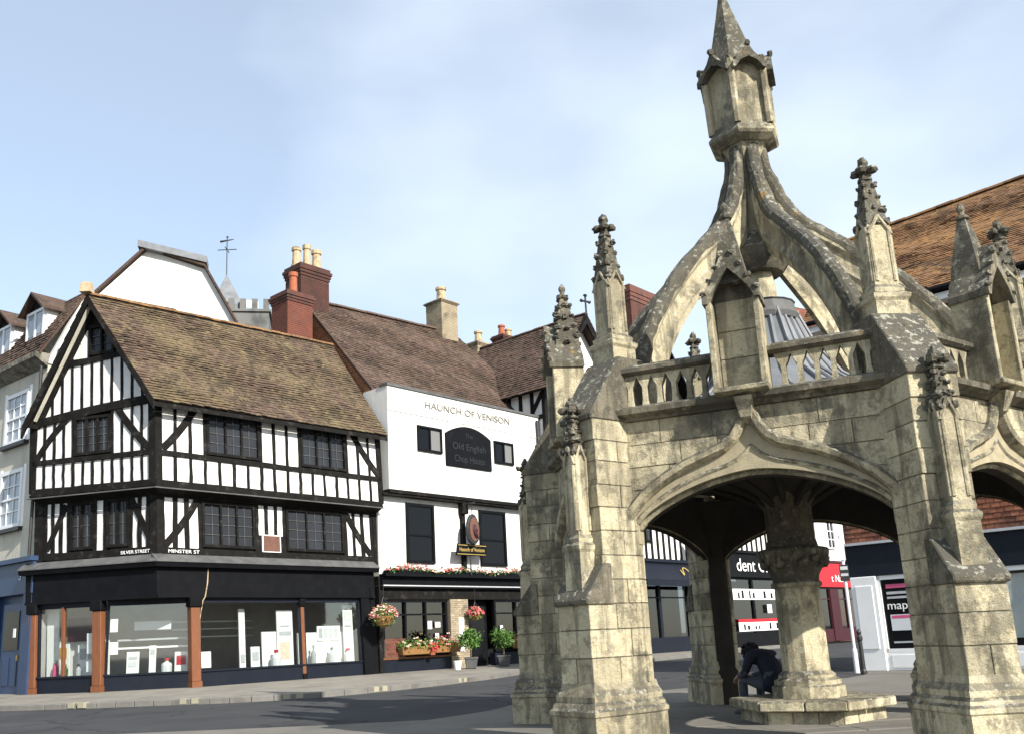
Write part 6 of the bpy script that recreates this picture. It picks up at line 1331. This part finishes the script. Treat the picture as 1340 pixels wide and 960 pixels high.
m = MB(); m.prism([fp + Vector((0, 0, 1.5)), fp + Vector((1.0, .1, 1.35)), fp + Vector((1.0, .1, 2.0)), fp + Vector((0, 0, 2.15))], [v + Vector((0, .02, 0)) for v in (fp + Vector((0, 0, 1.5)), fp + Vector((1.0, .1, 1.35)), fp + Vector((1.0, .1, 2.0)), fp + Vector((0, 0, 2.15)))]); m.build('flag', 'blind', fm)

# ------------------------------------------------------------------ street furniture
c = atz(1122, 880, .01); sp = empty('sign_post', c, 'pale grey street sign post with plates, at the white shop corner', 'sign post')
m = MB(); m.tube([c, c + Vector((0, 0, 3.1))], .038, 8); m.lathe(c, [(.06, 0), (.06, .5), (.04, .55)], 8); m.build('post', 'blind', sp)
xs3 = Vector((.94, -.34, 0)); m = MB()
def plate(o, mat, name, w_, z0_, z1_, th=.015, dy=-.05):
    m = MB(); n = Vector((-xs3.y, xs3.x, 0)); a = o + n * dy
    m.prism([a - xs3 * w_ / 2 + Vector((0, 0, z0_)), a + xs3 * w_ / 2 + Vector((0, 0, z0_)), a + xs3 * w_ / 2 + Vector((0, 0, z1_)), a - xs3 * w_ / 2 + Vector((0, 0, z1_))], [v + n * th for v in (a - xs3 * w_ / 2 + Vector((0, 0, z0_)), a + xs3 * w_ / 2 + Vector((0, 0, z0_)), a + xs3 * w_ / 2 + Vector((0, 0, z1_)), a - xs3 * w_ / 2 + Vector((0, 0, z1_)))]); return m.build(name, mat, sp)
plate(c, 'iron', 'sign_plate', .20, 2.05, 2.42); plate(c, 'grey_print', 'sign_plate', .16, 2.30, 2.38, .01, -.062); plate(c, 'grey_print', 'sign_plate', .16, 2.16, 2.22, .01, -.062); plate(c, 'blind', 'sign_plate', .14, 2.52, 3.0)
c = atz(1131, 881, .01); bo = empty('bollard', c, 'slim black bollard beside the grey sign post', 'bollard'); m = MB(); m.lathe(c, [(.07, 0), (.07, .06), (.05, .1), (.045, .7), (.065, .74), (.065, .8), (.04, .84), (.055, .9), (.03, .95), (.005, .97)], 10); m.build('post', 'iron', bo)

# ------------------------------------------------------------------ person bent forward on the bench
lat = Vector((.951, -.309, 0)); bk = Vector((.309, .951, 0)); O = CC.copy()
fwd = (-lat * .72 + bk * .69).normalized(); sid = Vector((-fwd.y, fwd.x, 0))
def at(l, b, z): return O - lat * .36 + bk * .58 - fwd * (l + .42) - sid * (b - .52) + Vector((0, 0, z))
pc0 = at(-.42, .52, .275); per = empty('person', pc0, 'person in dark navy jacket sitting bent forward on the bench round the column', 'person')
V_, E_, RR = [], [], []
def jt(p, r, par=None):
    V_.append(p - pc0); RR.append(r); i = len(V_) - 1
    if par is not None: E_.append((par, i))
    return i
pel = jt(at(-.42, .52, .40), .15); ab = jt(at(-.47, .51, .55), .15, pel); ch = jt(at(-.56, .49, .70), .165, ab); sh_ = jt(at(-.63, .48, .78), .12, ch); nk = jt(at(-.69, .47, .80), .058, sh_); hd = jt(at(-.75, .465, .80), .085, nk); hd2 = jt(at(-.82, .46, .76), .09, hd); hd3 = jt(at(-.86, .455, .70), .065, hd2)
hands = []
for s in (-1, 1):
    hp = jt(at(-.46, .52 + s * .10, .37), .095, pel); kn = jt(at(-.86, .50 + s * .15, .47), .07, hp); an = jt(at(-.88, .50 + s * .14, .10), .045, kn); ft = jt(at(-.90, .50 + s * .14, .05), .045, an); toe = jt(at(-1.05, .49 + s * .17, .035), .036, ft)
    so = jt(at(-.63, .48 + s * .18, .75), .075, sh_); el = jt(at(-.72, .48 + s * .23, .52), .052, so); wr = jt(at(-.93, .48 + s * .12, .50), .032, el); pm = jt(at(-.98, .48 + s * .10, .48), .034, wr); hands.append(at(-1.0, .48 + s * .09, .46))
    for f in range(4): a_ = jt(at(-1.02, .48 + s * .10 + (f - 1.5) * .019, .455), .0095, pm); b_ = jt(at(-1.045, .48 + s * .09 + (f - 1.5) * .019, .425 - .004 * abs(f - 1.5)), .009, a_); jt(at(-1.035, .48 + s * .09 + (f - 1.5) * .019, .395 + .004 * abs(f - 1.5)), .008, b_)
    t_ = jt(at(-.975, .48 + s * .055, .47), .011, pm); jt(at(-1.0, .48 + s * .045, .435), .009, t_)
me = bpy.data.meshes.new('body'); me.from_pydata([tuple(v) for v in V_], E_, []); bo_ = link('body', me, per)
md = bo_.modifiers.new('skin', 'SKIN'); md.use_smooth_shade = True; bo_.modifiers.new('sub', 'SUBSURF').levels = 1
for i, sv in enumerate(me.skin_vertices[0].data): sv.radius = (RR[i], RR[i]); sv.use_root = (i == 0)
bpy.context.view_layer.update(); me2 = bpy.data.meshes.new_from_object(bo_.evaluated_get(bpy.context.evaluated_depsgraph_get())); bpy.data.objects.remove(bo_)
me2.name = 'body'; me2.materials.clear(); me2.materials.append(M['cloth_navy']); me2.materials.append(M['skin']); me2.materials.append(M['cloth_dark'])
hc = at(-.80, .46, .77) - pc0
for pgn in me2.polygons:
    c_ = pgn.center
    if (c_ - hc).length < .15: pgn.material_index = 1
    elif min((c_ - (h_ - pc0)).length for h_ in hands) < .085: pgn.material_index = 1
    elif c_.z < .26 and (c_ - (at(-.42, .52, .40) - pc0)).length > .19: pgn.material_index = 2
link('body', me2, per)
m = MB(); hcw = at(-.785, .46, .80)
for _ in range(260):
    d = Vector((random.gauss(0, 1), random.gauss(0, 1), random.gauss(.5, 1))).normalized(); m.leaf(hcw + Vector((d.x * .11, d.y * .105, d.z * .105)), .035)
m.blob(hcw + Vector((0, 0, .012)), .104, 1, 1, 1, .04, 10, 7); m.build('hair', 'hair', per, fix=False)
